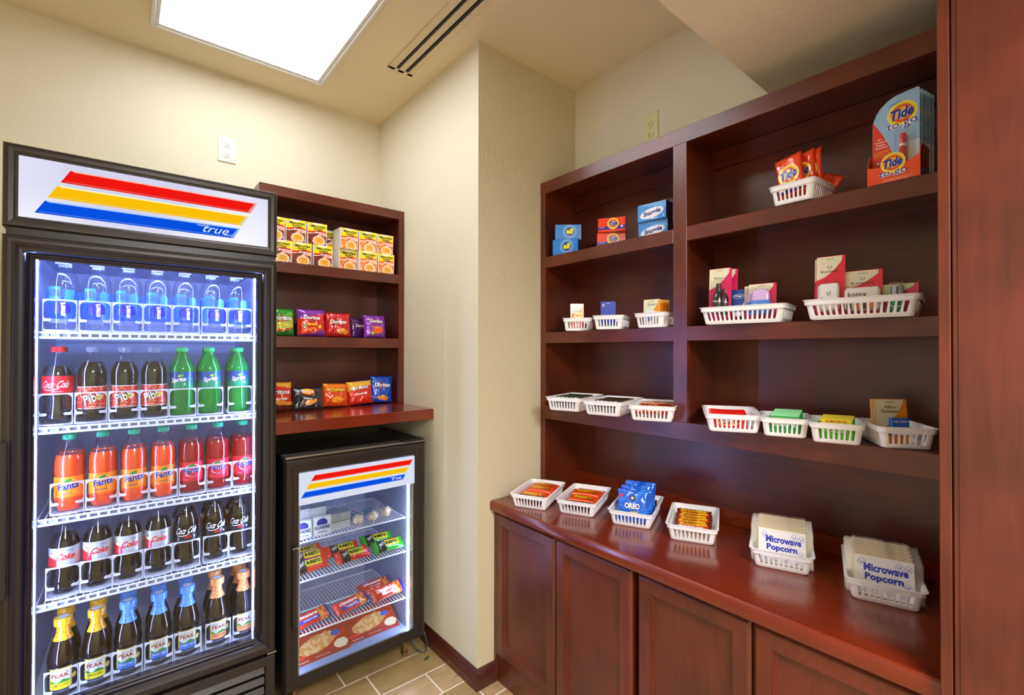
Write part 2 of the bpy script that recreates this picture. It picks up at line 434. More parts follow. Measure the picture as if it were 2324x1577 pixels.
up_(MB().box(XR + .02, 1.762, YM1 + .014, YM0 - .014, S3[0], ZT, CZ), 'divider')
up_(MB().box(XR + .02, 1.762, YE, YC - .001, ZT - .03, ZT - .001, CY), 'top_board')
for a, b in ((YM0 - .014, YLI + .012), (YRI - .006, YM1 + .014)):
    up_(MB().box(1.742, 1.762, a, b, 2.115, ZT - .03, CY, .002), 'back_cleat')
    for k, y in enumerate((a + .03, b - .03)): pass
up_(MB().box(1.744, 1.762, YE, YC - .02, z1 + .0005, .832, TOPM, .0015), 'backsplash')

# ------------------------------------------------------------------ small shelf unit beside the cooler
YU = 2.296; L0, L1 = .470, 1.1665
lz = dict(t=2.164, rb=2.118, s1=(1.8239, 1.776), s2=(1.4858, 1.436), c=(1.1421, 1.0926))
u2 = thing('shelf_unit', 'small cherry wood shelf unit of noodle cups and chips between cooler and wall', 'shelf unit', (.82, YU, lz['c'][0]))
def ul(mb, name):
    o = mb.build(name, u2); o.location = (-.82, -YU, -lz['c'][0]); return o
c0 = lz['c'][0] + .0005
ul(MB().box(L0, L1, YU, YU + .02, lz['rb'], lz['t'], CX, .0012), 'top_rail')
ul(MB().box(L1 - .030, L1, YU, YU + .02, c0, lz['rb'], CZ, .0008), 'stile')
ul(MB().box(L0, L0 + .030, YU, YU + .02, c0, lz['rb'], CZ, .0008), 'stile')
for z in (lz['s1'], lz['s2']):
    ul(MB().box(L0 + .03, L1 - .03, YU, YU + .02, z[1], z[0], CX, .0012).box(L0 + .02, L1 - .02, YU + .02, 2.595, z[0] - .02, z[0] - .0005, CX), 'shelf')
ul(MB().box(L0, L1, 2.595, YB - .001, c0, lz['t'], CX), 'back_panel')
for a in (L0, L1 - .02): ul(MB().box(a, a + .02, YU + .02, 2.595, c0, lz['t'], CZ), 'side_panel')
ul(MB().box(L0 + .02, L1 - .02, YU + .02, 2.595, lz['t'] - .03, lz['t'] - .001, CX), 'top_board')
tag(MB().box(.455, XW - .0008, 1.9864, YB - .001, lz['c'][1], lz['c'][0], TOPM, .002).build('wall_counter'), 'cherry wood ledge under the small shelf unit, above the small freezer', 'counter')
# ================================================================== tall cooler
FR_ANG = atan2(-.0183, .69)
CO = Vector((-.2485, 1.8805, 0))
def cw(u, d, z):   # cooler local -> world
    return (CO.x + u * cos(FR_ANG) - d * sin(FR_ANG), CO.y + u * sin(FR_ANG) + d * cos(FR_ANG), z)
FRAME = pm('2c2623', .34, metal=.2); INNER = pm('c4cdea', .5); DECK = pm('eceef6', .4)
PANE = clear('f4f8f8', .5, base=.02, rough=.004)
t = thing('drinks_cooler', 'tall black glass door cooler full of bottled drinks on the left', 'cooler', tuple(CO), FR_ANG)
D = .70
body = MB()
body.box(0, .69, .055, D, .325, .345, BLACK).box(0, .69, .055, D, 1.735, 1.99, BLACK).box(0, .040, .055, D, .345, 1.735, BLACK, .002).box(.654, .69, .055, D, .345, 1.735, BLACK, .002).box(.040, .654, D - .05, D, .345, 1.735, BLACK)
body.box(.01, .68, .06, D, .05, .325, BLACK)
body.build('cabinet_body', t)
li = MB()
li.box(.0402, .046, .056, D - .05, .3452, 1.7348, INNER).box(.6475, .6538, .056, D - .05, .3452, 1.7348, INNER).box(.046, .6475, D - .06, D - .0502, .3452, 1.7348, INNER)
li.box(.046, .6475, .056, D - .06, 1.722, 1.7348, INNER).box(.046, .6475, .056, D - .06, .3452, .352, DECK)
li.build('liner', t)
# header box with backlit sign
hd = MB(); mp = front(0)
ringpanel(hd, mp, 0, .69, 1.763, 1.996, [(0, -.055), (0, -.008), (.004, -.001), (.012, 0), (.022, -.001), (.026, -.004), (.030, -.004), (.031, -.006)], FRAME, False)
hd.box(.008, .682, .012, .054, 1.742, 1.7632, BLACK)
hd.build('header_frame', t, sharp=8)
def true_sign(parent, mp, u0, u1, v0, v1, red, yel, blu, txt, base, thick, bevel=.002):
    s = MB(); s.box(u0, u1, thick[0], thick[1], v0, v1, base)
    mp0 = front(thick[0])
    for (a, b, c, d), col in ((red, 'f01810'), (yel, 'fcc009'), (blu, '0850e0')):
        A, B, C, Dd = [Vector(q) for q in (a, b, c, d)]; ce = (A + B + C + Dd) / 4
        s.poly([A, B, C, Dd][::-1], mp0, .0004, emis(col, .78))
        sh = [Vector((p.x + (bevel * 2.2 if p.x < ce.x else -bevel * 2.2), p.y + (-bevel if p.y > ce.y else bevel))) for p in (A, B, C, Dd)]
        hi = {'f01810': 'ffb0a0', 'fcc009': 'fff0b0', '0850e0': '9fc4ff'}[col]
        s.poly([A, B, sh[1], sh[0]][::-1], mp0, .0006, emis(hi, .85)); s.poly([B, C, sh[2], sh[1]][::-1], mp0, .0006, emis(hi, .6))
        w = bevel * .25
        s.poly([sh[3], sh[2], sh[2] + Vector((0, w)), sh[3] + Vector((0, w))], mp0, .0006, emis(hi, .6))
    x, z, w, h = txt; wh = emis('ffffff', .85)
    s.text('true', mp0, x, z, w, h, .001, wh, -.005, .55)
    s.poly([(x - w * .72, z + h * .5), (x - w * .25, z + h * .5), (x - w * .25, z + h * .58), (x - w * .72, z + h * .58)], mp0, .001, wh)
    s.poly([(x + w * .3, z - h * .55), (x + w * .62, z - h * .55), (x + w * .62, z - h * .48), (x + w * .3, z - h * .48)], mp0, .001, wh)
    s.build('backlit_sign', parent)
def backlit(name, s, cx, cz, wx):
    m = bpy.data.materials.new(name); m.use_nodes = True; nt = m.node_tree; nt.nodes.clear(); N = nt.nodes.new; L = nt.links.new
    o = N('ShaderNodeOutputMaterial'); e = N('ShaderNodeEmission'); tc = N('ShaderNodeTexCoord'); n = N('ShaderNodeTexNoise'); n.inputs['Scale'].default_value = 2.2; n.inputs['Detail'].default_value = 0
    r = N('ShaderNodeValToRGB'); r.color_ramp.elements[0].position = .35; r.color_ramp.elements[1].position = .6
    r.color_ramp.elements[0].color = (*lin('cfcfe8'), 1); r.color_ramp.elements[1].color = (*lin('f6f6ff'), 1)
    L(tc.outputs['Object'], n.inputs['Vector']); L(n.outputs['Fac'], r.inputs[0]); L(r.outputs[0], e.inputs[0]); e.inputs[1].default_value = s; L(e.outputs[0], o.inputs[0])
    return m
true_sign(t, None, .031, .659, 1.790, 1.972, [(.137, 1.946), (.624, 1.946), (.604, 1.907), (.116, 1.907)], [(.110, 1.896), (.597, 1.896), (.577, 1.858), (.089, 1.858)],
          [(.084, 1.848), (.572, 1.848), (.552, 1.81), (.063, 1.81)], (.500, 1.829, .075, .02), backlit('backlit_panel', .84, 0, 0, 0), (.006, .04), .004)
# lower grille
g = MB(); ringpanel(g, front(0), 0, .69, .02, .322, [(0, -.055), (0, -.006), (.004, -.001), (.03, 0), (.034, -.014)], FRAME, False)
for k in range(6):
    z = .275 - k * .036
    g.add([(.034, .012, z + .012), (.656, .012, z + .012), (.656, .002, z - .008), (.034, .002, z - .008), (.034, .03, z - .014), (.656, .03, z - .014)], [(0, 3, 2, 1), (3, 4, 5, 2)], FRAME)
g.box(.034, .656, .04, .05, .03, .29, pm('050505', .8)); g.build('lower_grille', t, sharp=8)
MB().box(.664, .696, .004, .03, .326, .3325, CHROME, .002).build('hinge', t); MB().box(.668, .69, .004, .03, 1.745, 1.750, CHROME, .002).build('hinge', t)
# door
dr = MB(); ringpanel(dr, front(0), 0, .69, .333, 1.742, [(0, -.05), (0, -.008), (.003, -.002), (.012, 0), (.020, 0), (.022, .004), (.026, .005), (.034, -.002), (.041, -.004), (.046, -.016)], FRAME, False)
dr.build('door_frame', t, sharp=8)
dch = MB(); ringpanel(dch, front(0), .0462, .6438, .3792, 1.6958, [(0, -.012), (.004, -.010), (.008, -.012), (.012, -.016), (.0165, -.018), (.0165, -.045)], pm('3c3a44', .15, metal=.8), False)
dch.build('glazing_trim', t, sharp=8)
MB().box(.050, .640, .024, .030, .384, 1.692, PANE).build('glass_pane', t)
MB().box(-.001, .017, -.022, 0, .74, 1.17, FRAME, .004).build('handle', t)
# light strips just behind the door on both sides
for a in (.0565, .6285):
    MB().box(a, a + .006, .060, .072, .40, 1.70, emis('9db2ff', LED)).build('light_strip', t)
    MB().box(a - .001, a + .007, .074, .092, .37, 1.71, pm('e8ebf8', .4)).box(a + .0068, a + .0078, .080, .084, .40, 1.70, pm('60657a', .5)).build('shelf_standard', t)
MB().box(.06, .63, .062, .074, 1.708, 1.716, emis('9db2ff', LED)).build('light_strip', t)  # hidden strip over the door opening, added to brighten the top row
SHZ = [1.477, 1.191, .917, .664]
def wire_shelf(parent, u0, u1, d0, d1, z, lip=.022, nw=34, dash=True):
    s = MB(); w = DECK
    s.box(u0, u1, d0, d0 + .004, z - .006, z, w, .0012).box(u0, u1, d0, d0 + .004, z - lip, z - lip + .007, w, .0012)
    n = 24
    for k in range(n + 1):
        x = u0 + (u1 - u0) * k / n; s.box(x - .0035, x + .0035, d0 + .0004, d0 + .0036, z - lip + .006, z - .005, w)
    s.box(u0, u1, d0 + .0046, d0 + .006, z - lip + .002, z - .003, pm('8088a8', .5))
    for k in range(nw):
        x = u0 + .006 + (u1 - u0 - .012) * k / (nw - 1); s.tube([(x, d0 + .004, z - .0025), (x, d1, z - .0025)], .0017, w, 5)
    for y in (d1, (d0 + d1) / 2): s.tube([(u0, y, z - .006), (u1, y, z - .006)], .003, w, 6)
    s.build('shelf', parent)
for z in SHZ: wire_shelf(t, .0565, .6345, .094, .60, z)
MB().box(.40, .56, .052, .054, .353, .366, pm('d0603a', .5)).build('price_strip', t)

# bottle lane fronts
ROWU = [[.107, .188, .2675, .346, .425, .508, .588], [.099, .180, .260, .338, .417, .498, .590], [.127, .207, .286, .365, .446, .526, .606],
        [.119, .196, .273, .352, .431, .517, .596], [.117, .196, .274, .356, .436, .526, .610]]
BASEZ = SHZ + [.352]
def make_lane():
    t = thing('bottle_lane', 'lane', 'bottle rack', group='white plastic lanes guiding the bottles on the cooler shelves')
    s = MB(); w = .039; n = 44
    def mp(x, z, y): return (x, y - .010 * cos(pi * x / (2 * w)), z)
    O = []; I = []
    iw, z0, z1, r = w - .0026, .006, .0945, .014
    loop = []
    for (cx, cz, a0) in ((iw - r, z1 - r, 0), (-iw + r, z1 - r, 90), (-iw + .006, z0 + .006, 180), (iw - .006, z0 + .006, 270)):
        rr = r if cz > .05 else .006
        for k in range(7):
            a = radians(a0 + 90 * k / 6); loop.append((cx + rr * cos(a), cz + rr * sin(a)))
    # top bar subdivisions so that it bows
    def sub(lp):
        out = []
        for i, p in enumerate(lp):
            q = lp[(i + 1) % len(lp)]; out.append(p)
            if abs(p[0] - q[0]) > .02:
                for k in range(1, 8): out.append((p[0] + (q[0] - p[0]) * k / 8, p[1] + (q[1] - p[1]) * k / 8))
        return out
    I = sub(loop); O = []
    for x, z in I:
        O.append((max(-w, min(w, x * w / (iw - .002) if abs(z - .05) < .03 else (w if x > iw - r else -w if x < -iw + r else x * 1.05))), .0985 if z > z1 - r * .8 else (.001 if z < .02 else z)))
    n = len(I); vs = [mp(*p, 0) for p in O] + [mp(*p, 0) for p in I] + [mp(*p, .0026) for p in O] + [mp(*p, .0026) for p in I]; fs = []
    for k in range(n):
        k2 = (k + 1) % n; fs += [(k, k2, n + k2, n + k), (2 * n + k, 3 * n + k, 3 * n + k2, 2 * n + k2), (n + k, n + k2, 3 * n + k2, 3 * n + k), (k, 2 * n + k, 2 * n + k2, k2)]
    m = clear('f4f6ff', .4, body=.94, bcol='fafbff', base=.03); s.add(vs, fs, m)
    s.build('front_hoop', t)
    for sg in (-1, 1):
        b = MB(); pts = [(sg * (w - .003), .033), (sg * (w - .003), .0305), (sg * (w - .018), .0315), (sg * (w - .0205), .034), (sg * (w - .0205), .037), (sg * (w - .018), .0395), (sg * (w - .006), .0395), (sg * (w - .003), .047)]
        k = len(pts); b.add([mp(x, z, -.001) for x, z in pts] + [mp(x, z, .002) for x, z in pts], [tuple(range(k)), tuple(range(2 * k - 1, k - 1, -1))] + [(i, (i + 1) % k, k + (i + 1) % k, k + i) for i in range(k)], m)
        b.build('prong', t)
    fl = MB(); fl.box(-w + .001, w - .001, .004, .40, .0003, .0022, m)
    for sg in (-1, 1): fl.box(sg * w - sg * .0012, sg * w, .004, .40, .0003, .014, m)
    for k in range(5): fl.box(-.02 + k * .009, -.017 + k * .009, .004, .40, .0022, .004, m)
    fl.build('glide_floor', t)
    return Proto(t)
lane = make_lane()
SN = ['top shelf', 'second shelf', 'third shelf', 'fourth shelf', 'cooler floor']
for r in range(5):
    for k in range(7):
        lane(cw(ROWU[r][k], .112, BASEZ[r] + .0004), 'white plastic bottle lane, %s of seven on the %s' % (ORD[k], SN[r] if r < 4 else 'floor of the cooler'), FR_ANG)

# ------------------------------------------------------------------ bottles
PET = clear('fafcff', .95, base=.035, rough=.06)
CAPR = lambda a, z: 1 + .03 * cos(40 * a)
def petal(a, z): return 1 - .13 * max(0, (.034 - z) / .034) * (1 + cos(5 * a)) / 2 if z < .034 else 1
P_COKE = [(.012, .004), (.022, 0), (.030, .004), (.0345, .016), (.0352, .032), (.0335, .052), (.0315, .068), (.0335, .084), (.0360, .094), (.0362, .145), (.0355, .152), (.0325, .166), (.0260, .182), (.0185, .200), (.0140, .212), (.0132, .218), (.0165, .219), (.0165, .2215), (.0130, .222), (.0130, .232)]
P_PIBB = [(.012, .004), (.022, 0), (.030, .004), (.0350, .016), (.0358, .036), (.0350, .040), (.0350, .112), (.0362, .118), (.0362, .150), (.0345, .163), (.0280, .182), (.0190, .202), (.0140, .213), (.0132, .218), (.0165, .219), (.0165, .2215), (.0130, .222), (.0130, .232)]
P_WATER = [(.016, .004), (.030, 0), (.0345, .004), (.0362, .014), (.0350, .018), (.0362, .022), (.0362, .148), (.0350, .164), (.0305, .182), (.0225, .198), (.0160, .207), (.0140, .211), (.0165, .2125), (.0165, .215), (.0135, .2155), (.0135, .228)]
P_SPRITE = [(.012, .004), (.022, 0), (.030, .004), (.0345, .016), (.0352, .050), (.0340, .088), (.0350, .093), (.0352, .150), (.0362, .158), (.0330, .170), (.0250, .188), (.0175, .204), (.0140, .213), (.0132, .218), (.0165, .219), (.0165, .2215), (.0130, .222), (.0130, .232)]
P_FANTA = [(.012, .004), (.022, 0), (.030, .004), (.0345, .016), (.0352, .036), (.0340, .040), (.0340, .108), (.0358, .116), (.0362, .130), (.0350, .142), (.0355, .150), (.0335, .165), (.0270, .184), (.0190, .203), (.0140, .213), (.0132, .218), (.0165, .219), (.0165, .2215), (.0130, .222), (.0130, .232)]
P_TEA = [(.014, .004), (.028, 0), (.0330, .003), (.0355, .012), (.0350, .016), (.0350, .096), (.0368, .102), (.0370, .112), (.0350, .128), (.0300, .148), (.0235, .168), (.0175, .182), (.0150, .194), (.0138, .206), (.0138, .216), (.0130, .2165), (.0130, .232)]
def cap_part(t, z, m, r=.0158, h=.0165, top=None):
    MB().lathe([(r - .0008, z), (r, z + .0015), (r, z + h - .0025), (r - .002, z + h), (.002, z + h + .0002)], m, 80, mod=lambda a, q: 1 + .018 * cos(40 * a) if q < z + h - .001 else 1).build('cap', t)
def shrink(prof, zmax, k=.0012):
    out = []
    for (r, z) in prof:
        if z < zmax: out.append((max(r - k, .003), max(z, .002)))
        else: break
    r0_, z0_ = prof[len(out) - 1]; r1_, z1_ = prof[len(out)]; q = (zmax - z0_) / (z1_ - z0_)
    out.append((r0_ + (r1_ - r0_) * q - k, zmax)); return out
def labelband(mb, r, z0, z1, mfn, n=72, nv=14):
    mb.grid(cyl(r + .0007), -pi * r, pi * r, z0, z1, n, nv, mfn)
def bottle(name, prof, shell, liquid, fill, capm, mod=None, caph=.0165):
    t = thing(name, 'bottle', 'bottle')
    MB().lathe(prof, shell, 40, mod=mod).build('bottle_shell', t)
    if liquid: MB().lathe(shrink(prof, fill), liquid, 36, mod=mod).build('drink', t)
    if capm: cap_part(t, prof[-1][1] - .012, capm)
    return t
gloss = lambda c: pm(c, .3, coat=.3)
WT = gloss('ffffff')
# water
P_WATER = [(r, z * .968) for r, z in P_WATER]
water = bottle('water_bottle', P_WATER, PET, None, 0, pm('f0f4ff', .4)); l = MB(); r = .0362
def wlab(u, v):
    if abs(u) < .026 and v > .052 and ((u / .024) ** 2 + ((v - .066) / .024) ** 2 < 1): return gloss('2018c8')
    if u < -.002 and u > -.034 and .088 < v < .135: return gloss('2a7fe8') if v > .118 - .01 * sin(u * 90) or v < .104 else clear('9cc4ff', .4, body=.4, bcol='7fb2ff')
    if .004 < u < .034 and .088 < v < .138 and ((u - .018) / .017) ** 2 + ((v - .106) / .02) ** 2 < 1: return gloss('3a8cf0')
    if abs(u) > .06 and .03 < v < .125: return gloss('1f6fe0')
    if .022 < v < .034 and abs(u) < .034: return clear('dfe8ff', .4, body=.45, bcol='c4d2ff')
    return None
labelband(l, r, .02, .142, wlab, 90, 48)
l.text('smart', cyl(r + .0007), .003, .066, .042, .0125, .0006, WT, .045, rot=pi / 2).text('water', cyl(r + .0007), .003, .112, .040, .0105, .0006, gloss('1830c0'), .0, rot=pi / 2)
l.text('glaceau', cyl(r + .0007), -.012, .062, .026, .005, .0006, gloss('58b8ff'), .0, rot=pi / 2)
l.build('label', water); water = Proto(water)
# cola with red label
COLA = pm('170b07', .12, coat=1); 
def cola_script(l, mpc, cu, cv, w, h, d, m):
    l.text('Coca', mpc, cu - w * .28, cv, w * .46, h, d, m, .012, .45).text('Cola', mpc, cu + w * .27, cv, w * .44, h, d, m, .012, .45)
    l.poly([(cu - .03 * w / .05, cv + .001), (cu, cv - .0005), (cu, cv + .001)], mpc, d, m)
    l.grid(lambda a, b, dd: mpc(a, b + .003 * sin((a - cu) / w * 7), dd), cu - w * .45, cu + w * .1, cv - h * .72, cv - h * .62, 10, 1, m, d)
cola = bottle('cola_bottle', P_COKE, PET, COLA, .176, pm('e01018', .35), petal); l = MB()
labelband(l, .0362, .094, .146, gloss('e0141c'), 72, 1); cola_script(l, cyl(.0369), .001, .121, .066, .022, .0005, WT)
l.text('20 FL OZ', cyl(.0369), .006, .099, .02, .0028, .0005, WT, 0); l.build('label', cola); cola = Proto(cola)
# spiced cherry soda
PB = pm('1c0c06', .12, coat=1)
pibb = bottle('soda_bottle', P_PIBB, PET, clear('5a3018', .5, body=.72, bcol='301208', base=.05), .188, clear('e8eeff', .6, body=.5, bcol='c8cede'), petal); l = MB()
def plab(u, v):
    if v < .042 or v > .109: return WT
    q = noise.noise(Vector((u * 90, v * 90, 3)))
    if abs(q) < .05: return gloss('ff9a70')
    return gloss('b01410') if q > 0 else gloss('d02618')
labelband(l, .0352, .040, .111, plab, 110, 40)
for d, c, b in ((.0006, '101010', .07), (.001, 'ffffff', .02)): l.text('Pibb', cyl(.0359), -.002, .076, .046, .028, d, gloss(c), b, .1, rot=.38)
for d, c, b in ((.0013, '101010', .06), (.0016, 'ffe010', .02)): l.text('xtra', cyl(.0359), .014, .078, .024, .012, d, gloss(c), b, .2, rot=.38)
l.text('20 FL OZ (1.25 PT) 591 mL', cyl(.0359), .008, .046, .03, .0025, .0006, WT, 0); l.build('label', pibb); pibb = Proto(pibb)
# lemon lime
sprite = bottle('lemon_lime_bottle', P_SPRITE, clear('30e060', .6, body=.28, bcol='30e868', base=.05), clear('70f090', .5, body=.3, bcol='18c848', base=.05), .186, pm('18b45c', .35), petal); l = MB()
def slab(u, v): return gloss('14468c') if v > .128 + .006 * sin(u * 60) else (gloss('0f8a54') if v < .112 + .004 * sin(u * 50 + 1) else gloss('126a78'))
labelband(l, .0352, .094, .150, slab, 72, 24)
for d, c, b in ((.0006, '0c2f70', .09), (.001, 'ffffff', .03)): l.text('Sprite', cyl(.0359), .0, .122, .044, .020, d, gloss(c), b, .2, rot=.12)
l.ell(cyl(.0359), .004, .137, .006, .0035, .0006, gloss('f4e020'), rot=.4).ell(cyl(.0359), .009, .138, .006, .003, .0008, gloss('3ac030'), rot=.2)
l.box(.016, .020, -.0362, -.0358, .105, .112, WT); l.build('label', sprite); sprite = Proto(sprite)
# fruit sodas
def fanta(name, liq, base, lower, sub, fruit):
    t = bottle(name, P_FANTA, PET, liq, .174, pm('12a06c', .35), petal); l = MB(); G = gloss
    def f(u, v):
        if v < .046: return G(lower)
        return G(base)
    labelband(l, .0342, .040, .108, f, 72, 20); c = cyl(.0349)
    l.ell(c, .002, .078, .026, .023, .0004, G(fruit[0]), inner=.86, rings=1)
    l.ell(c, .017, .062, .011, .010, .0006, G(fruit[1])).ell(c, .017, .062, .009, .008, .0008, G(fruit[2]))
    l.ell(c, -.002, .096, .010, .0045, .0009, G('1c8a34'), rot=.35)
    for d, cc, b in ((.0011, 'ffffff', .075), (.0014, '231a80', .035)): l.text('Fanta', c, .0, .080, .050, .020, d, G(cc), b, .05, rot=.14)
    l.text(sub, c, -.004, .057, .024, .0045, .0014, G('231a80'), .02); l.text('591 mL', c, -.02, .048, .012, .003, .0006, WT, 0)
    l.build('label', t); return Proto(t)
ORL = pm('ff4a08', .25, coat=1, emit=0); STL = clear('ff3040', .5, body=.62, bcol='e00c20', base=.05)
fo = fanta('orange_soda_bottle', ORL, 'ff8c14', 'ff5a10', 'ORANGE', ('ffb040', 'ff7a10', 'ffa030'))
fs_ = fanta('strawberry_soda_bottle', STL, 'e81c30', 'd81428', 'STRAWBERRY', ('ffd8d8', 'f01828', 'ff5060'))
# diet and zero cola
DIETL = clear('3a2010', .5, body=.75, bcol='1a0d07', base=.05)
diet = bottle('diet_cola_bottle', P_COKE, PET, DIETL, .178, pm('e6eaf4', .4), petal); l = MB()
def dlab(u, v):
    if u < -.012 and v < .112 - (u + .012) * .4: return gloss('d8141c')
    return pm('cfd3dc', .3, metal=.3)
labelband(l, .0362, .090, .146, dlab, 100, 30); c = cyl(.0369)
l.text('Coke', c, .010, .118, .044, .020, .0006, gloss('e01018'), .03, .35).text('Diet', c, .020, .136, .014, .006, .0006, gloss('101010'), 0, .4)
l.ell(c, -.022, .124, .010, .005, .0006, WT, rot=.3).ell(c, -.024, .130, .006, .003, .0009, gloss('b08050'), rot=-.3)
l.text('16.9 FL OZ', c, .012, .096, .02, .003, .0006, gloss('202020'), 0); l.build('label', diet); diet = Proto(diet)
ZL = clear('6a4420', .5, body=.5, bcol='3a200c', base=.05)
zero = bottle('zero_cola_bottle', P_COKE, PET, ZL, .178, pm('141416', .4), petal); l = MB()
labelband(l, .0362, .090, .146, lambda u, v: gloss('121214') if v < .112 else clear('a0886c', .4, body=.25, bcol='40301e'), 72, 20)
cola_script(l, cyl(.0369), .001, .126, .064, .022, .0006, WT); l.text('zero', cyl(.0369), .004, .103, .022, .008, .0006, gloss('f01818'), .02); l.box(.020, .024, -.0345, -.0340, .100, .106, WT)
l.build('label', zero); zero = Proto(zero)
# bottled tea, three flavours
TEA = clear('6a3c1c', .5, body=.45, bcol='4a2208', base=.05)
def tea(name, capc, band, words):
    t = bottle(name, P_TEA, PET, TEA, .165, None); G = gloss
    sl = MB(); cm = G(capc); dk = G({'f7b21a': 'a86a08', '5f9fe8': '28508c', 'f6a055': 'a85a20'}[capc])
    def cf(j, k): return dk if noise.noise(Vector((k * .9, j * 1.7, 5))) > .42 else cm
    P = [(.0242, .168), (.0186, .182), (.0162, .194), (.0152, .204), (.0156, .2095), (.0222, .2115), (.0226, .215), (.0226, .231), (.0208, .2345), (.0130, .2345)]
    P2 = []
    for i in range(len(P) - 1):
        for q in range(3): P2.append((P[i][0] + (P[i + 1][0] - P[i][0]) * q / 3, P[i][1] + (P[i + 1][1] - P[i][1]) * q / 3))
    P2.append(P[-1])
    sl.lathe(P2, cm, 48, cap=False, mfn=cf).build('cap_sleeve', t)
    MB().lathe([(.0130, .2335), (.0130, .2348), (.003, .2349)], G('e2e4ec'), 28).build('cap', t)
    l = MB(); c = cyl(.0359)
    def f(u, v):
        if abs(u) > .045: return G('24262e')
        if abs(u) > .027 or v > .0905: return G('1d2030')
        if abs(u) > .0235 or v > .086: return G('e8c23a') if v > .03 else G('1d2030')
        if v > .052 and v > .066: return G('f1ead2')
        if v > .046: return G('3d8a2e') if v < .053 + .004 * sin(u * 180) else (G('dfe8e0') if v < .060 else G('f1ead2'))
        if v > .028: return G(band)
        return G('1d2030')
    labelband(l, .0352, .017, .094, f, 120, 44)
    l.text('GOLD', c, 0, .0805, .034, .0048, .0006, G('4a2a14'), 0, sp=1.6).text('PEAK', c, 0, .069, .042, .0125, .0006, G('8c1c1c'), .02)
    l.text(words, c, 0, .040, .036, .0058, .0006, G('ffffff' if band == '4a78d8' else '3a2008'), .01)
    l.text('18.5 FL OZ (547 mL)', c, 0, .021, .036, .003, .0006, WT, 0); l.ell(c, .034, .056, .008, .008, .0008, G('d8c070'))
    l.build('label', t); return Proto(t)
lemon = tea('lemon_tea_bottle', 'f7b21a', 'f0dc20', 'LEMON TEA'); sweet = tea('sweet_tea_bottle', '5f9fe8', '4a78d8', 'SWEET TEA'); peach = tea('peach_tea_bottle', 'f6a055', 'f0a060', 'PEACH TEA')

ROWS = [[(water, 'water bottle with blue label')] * 7,
        [(cola, 'cola bottle with red label and cap')] + [(pibb, 'dark soda bottle with patterned red label')] * 3 + [(sprite, 'green lemon lime soda bottle')] * 3,
        [(fo, 'orange soda bottle with green cap')] * 4 + [(fs_, 'red strawberry soda bottle with green cap')] * 3,
        [(diet, 'cola bottle with silver label')] * 4 + [(zero, 'cola bottle with black label')] * 3,
        [(lemon, 'tea bottle with yellow sleeve on its cap')] * 2 + [(sweet, 'tea bottle with blue sleeve on its cap')] * 3 + [(peach, 'tea bottle with orange cap sleeve')] * 2]
BACK = [{k: 1 for k in range(7)}, {0: 1, 4: 1, 5: 1, 6: 1}, {k: 1 for k in range(7)}, {4: 1, 5: 1, 6: 1}, {0: 1, 1: 1, 2: 1, 3: 1, 4: 1, 5: 1, 6: 2}]
SHN = ['top', 'second', 'third', 'fourth']; SHS = ['top shelf', 'second shelf', 'third shelf', 'fourth shelf', 'bottom deck']
for r in range(5):
    for k in range(7):
        pr_, txt = ROWS[r][k]; th = FR_ANG + random.uniform(-.12, .12) - .0 * k
        if r == 1 and k in (4,): th -= .45
        if r == 3 and k < 4: th += random.uniform(-.35, .1)
        where = 'on the %s cooler shelf' % SHN[r] if r < 4 else 'on the cooler floor'
        o = ROWU[r][k]
        z = BASEZ[r] + .0046
        pr_(cw(o, .154, z), '%s, %s, front row, %s' % (txt, ORD[k], SHS[r]), th, group='bottles %s' % where)
        for q in range(BACK[r].get(k, 0)):
            p2, t2 = (diet, 'cola bottle with silver label') if r == 3 else (pr_, txt)
            p2(cw(o, .154 + .078 * (q + 1), z), '%s, %s, %s row, %s' % (t2, ORD[k], ('second', 'third')[q], SHS[r]), th + random.uniform(-.8, .8), group='bottles %s' % where)

# ================================================================== small freezer under the ledge
FO = Vector((.488, 1.940, 0))
t = thing('small_freezer', 'small black glass door freezer standing under the wooden ledge', 'freezer', tuple(FO))
W_, Df = .612, .62
b = MB(); 
b.box(0, W_, .052, Df, .10, .118, BLACK).box(0, W_, .052, Df, .975, 1.012, BLACK, .003).box(0, .05, .052, Df, .118, .975, BLACK).box(W_ - .05, W_, .052, Df, .118, .975, BLACK).box(.05, W_ - .05, Df - .04, Df, .118, .975, BLACK)
b.build('cabinet_body', t)
LN = pm('a0a8c4', .5)
l = MB(); l.box(.0502, .056, .053, Df - .04, .1182, .9748, LN).box(W_ - .056, W_ - .0502, .053, Df - .04, .1182, .9748, LN).box(.056, W_ - .056, Df - .046, Df - .0402, .1182, .9748, LN).box(.056, W_ - .056, .053, Df - .046, .1182, .122, LN).box(.056, W_ - .056, .053, Df - .046, .970, .9748, LN)
for k in range(22): l.box(W_ - .0565, W_ - .0558, .10, .104, .15 + k * .035, .162 + k * .035, pm('30343c', .6))
l.build('liner', t)
d = MB(); ringpanel(d, front(0), 0, W_, .099, 1.0, [(0, -.05), (0, -.012), (.008, -.002), (.012, 0), (.028, 0), (.030, -.005), (.034, -.006), (.054, -.006), ((.058, .055, .030, .042), -.016)], FRAME, False); d.build('door_frame', t, sharp=8)
MB().box(.004, W_ - .004, .004, .05, 1.0, 1.008, pm('9a9288', .25, metal=.8), .002).build('top_trim', t)
MB().box(.5, W_ - .006, .002, .06, 1.009, 1.016, BLACK, .003).build('hinge_cover', t)
MB().box(.026, .046, -.020, 0, .355, .664, FRAME, .004).box(.026, .056, -.020, -.012, .655, .664, CHROME, .002).build('handle', t)
MB().box(.058, W_ - .055, .022, .027, .129, .958, clear('f0f4f2', .5, base=.055, rough=.004)).build('glass_pane', t)
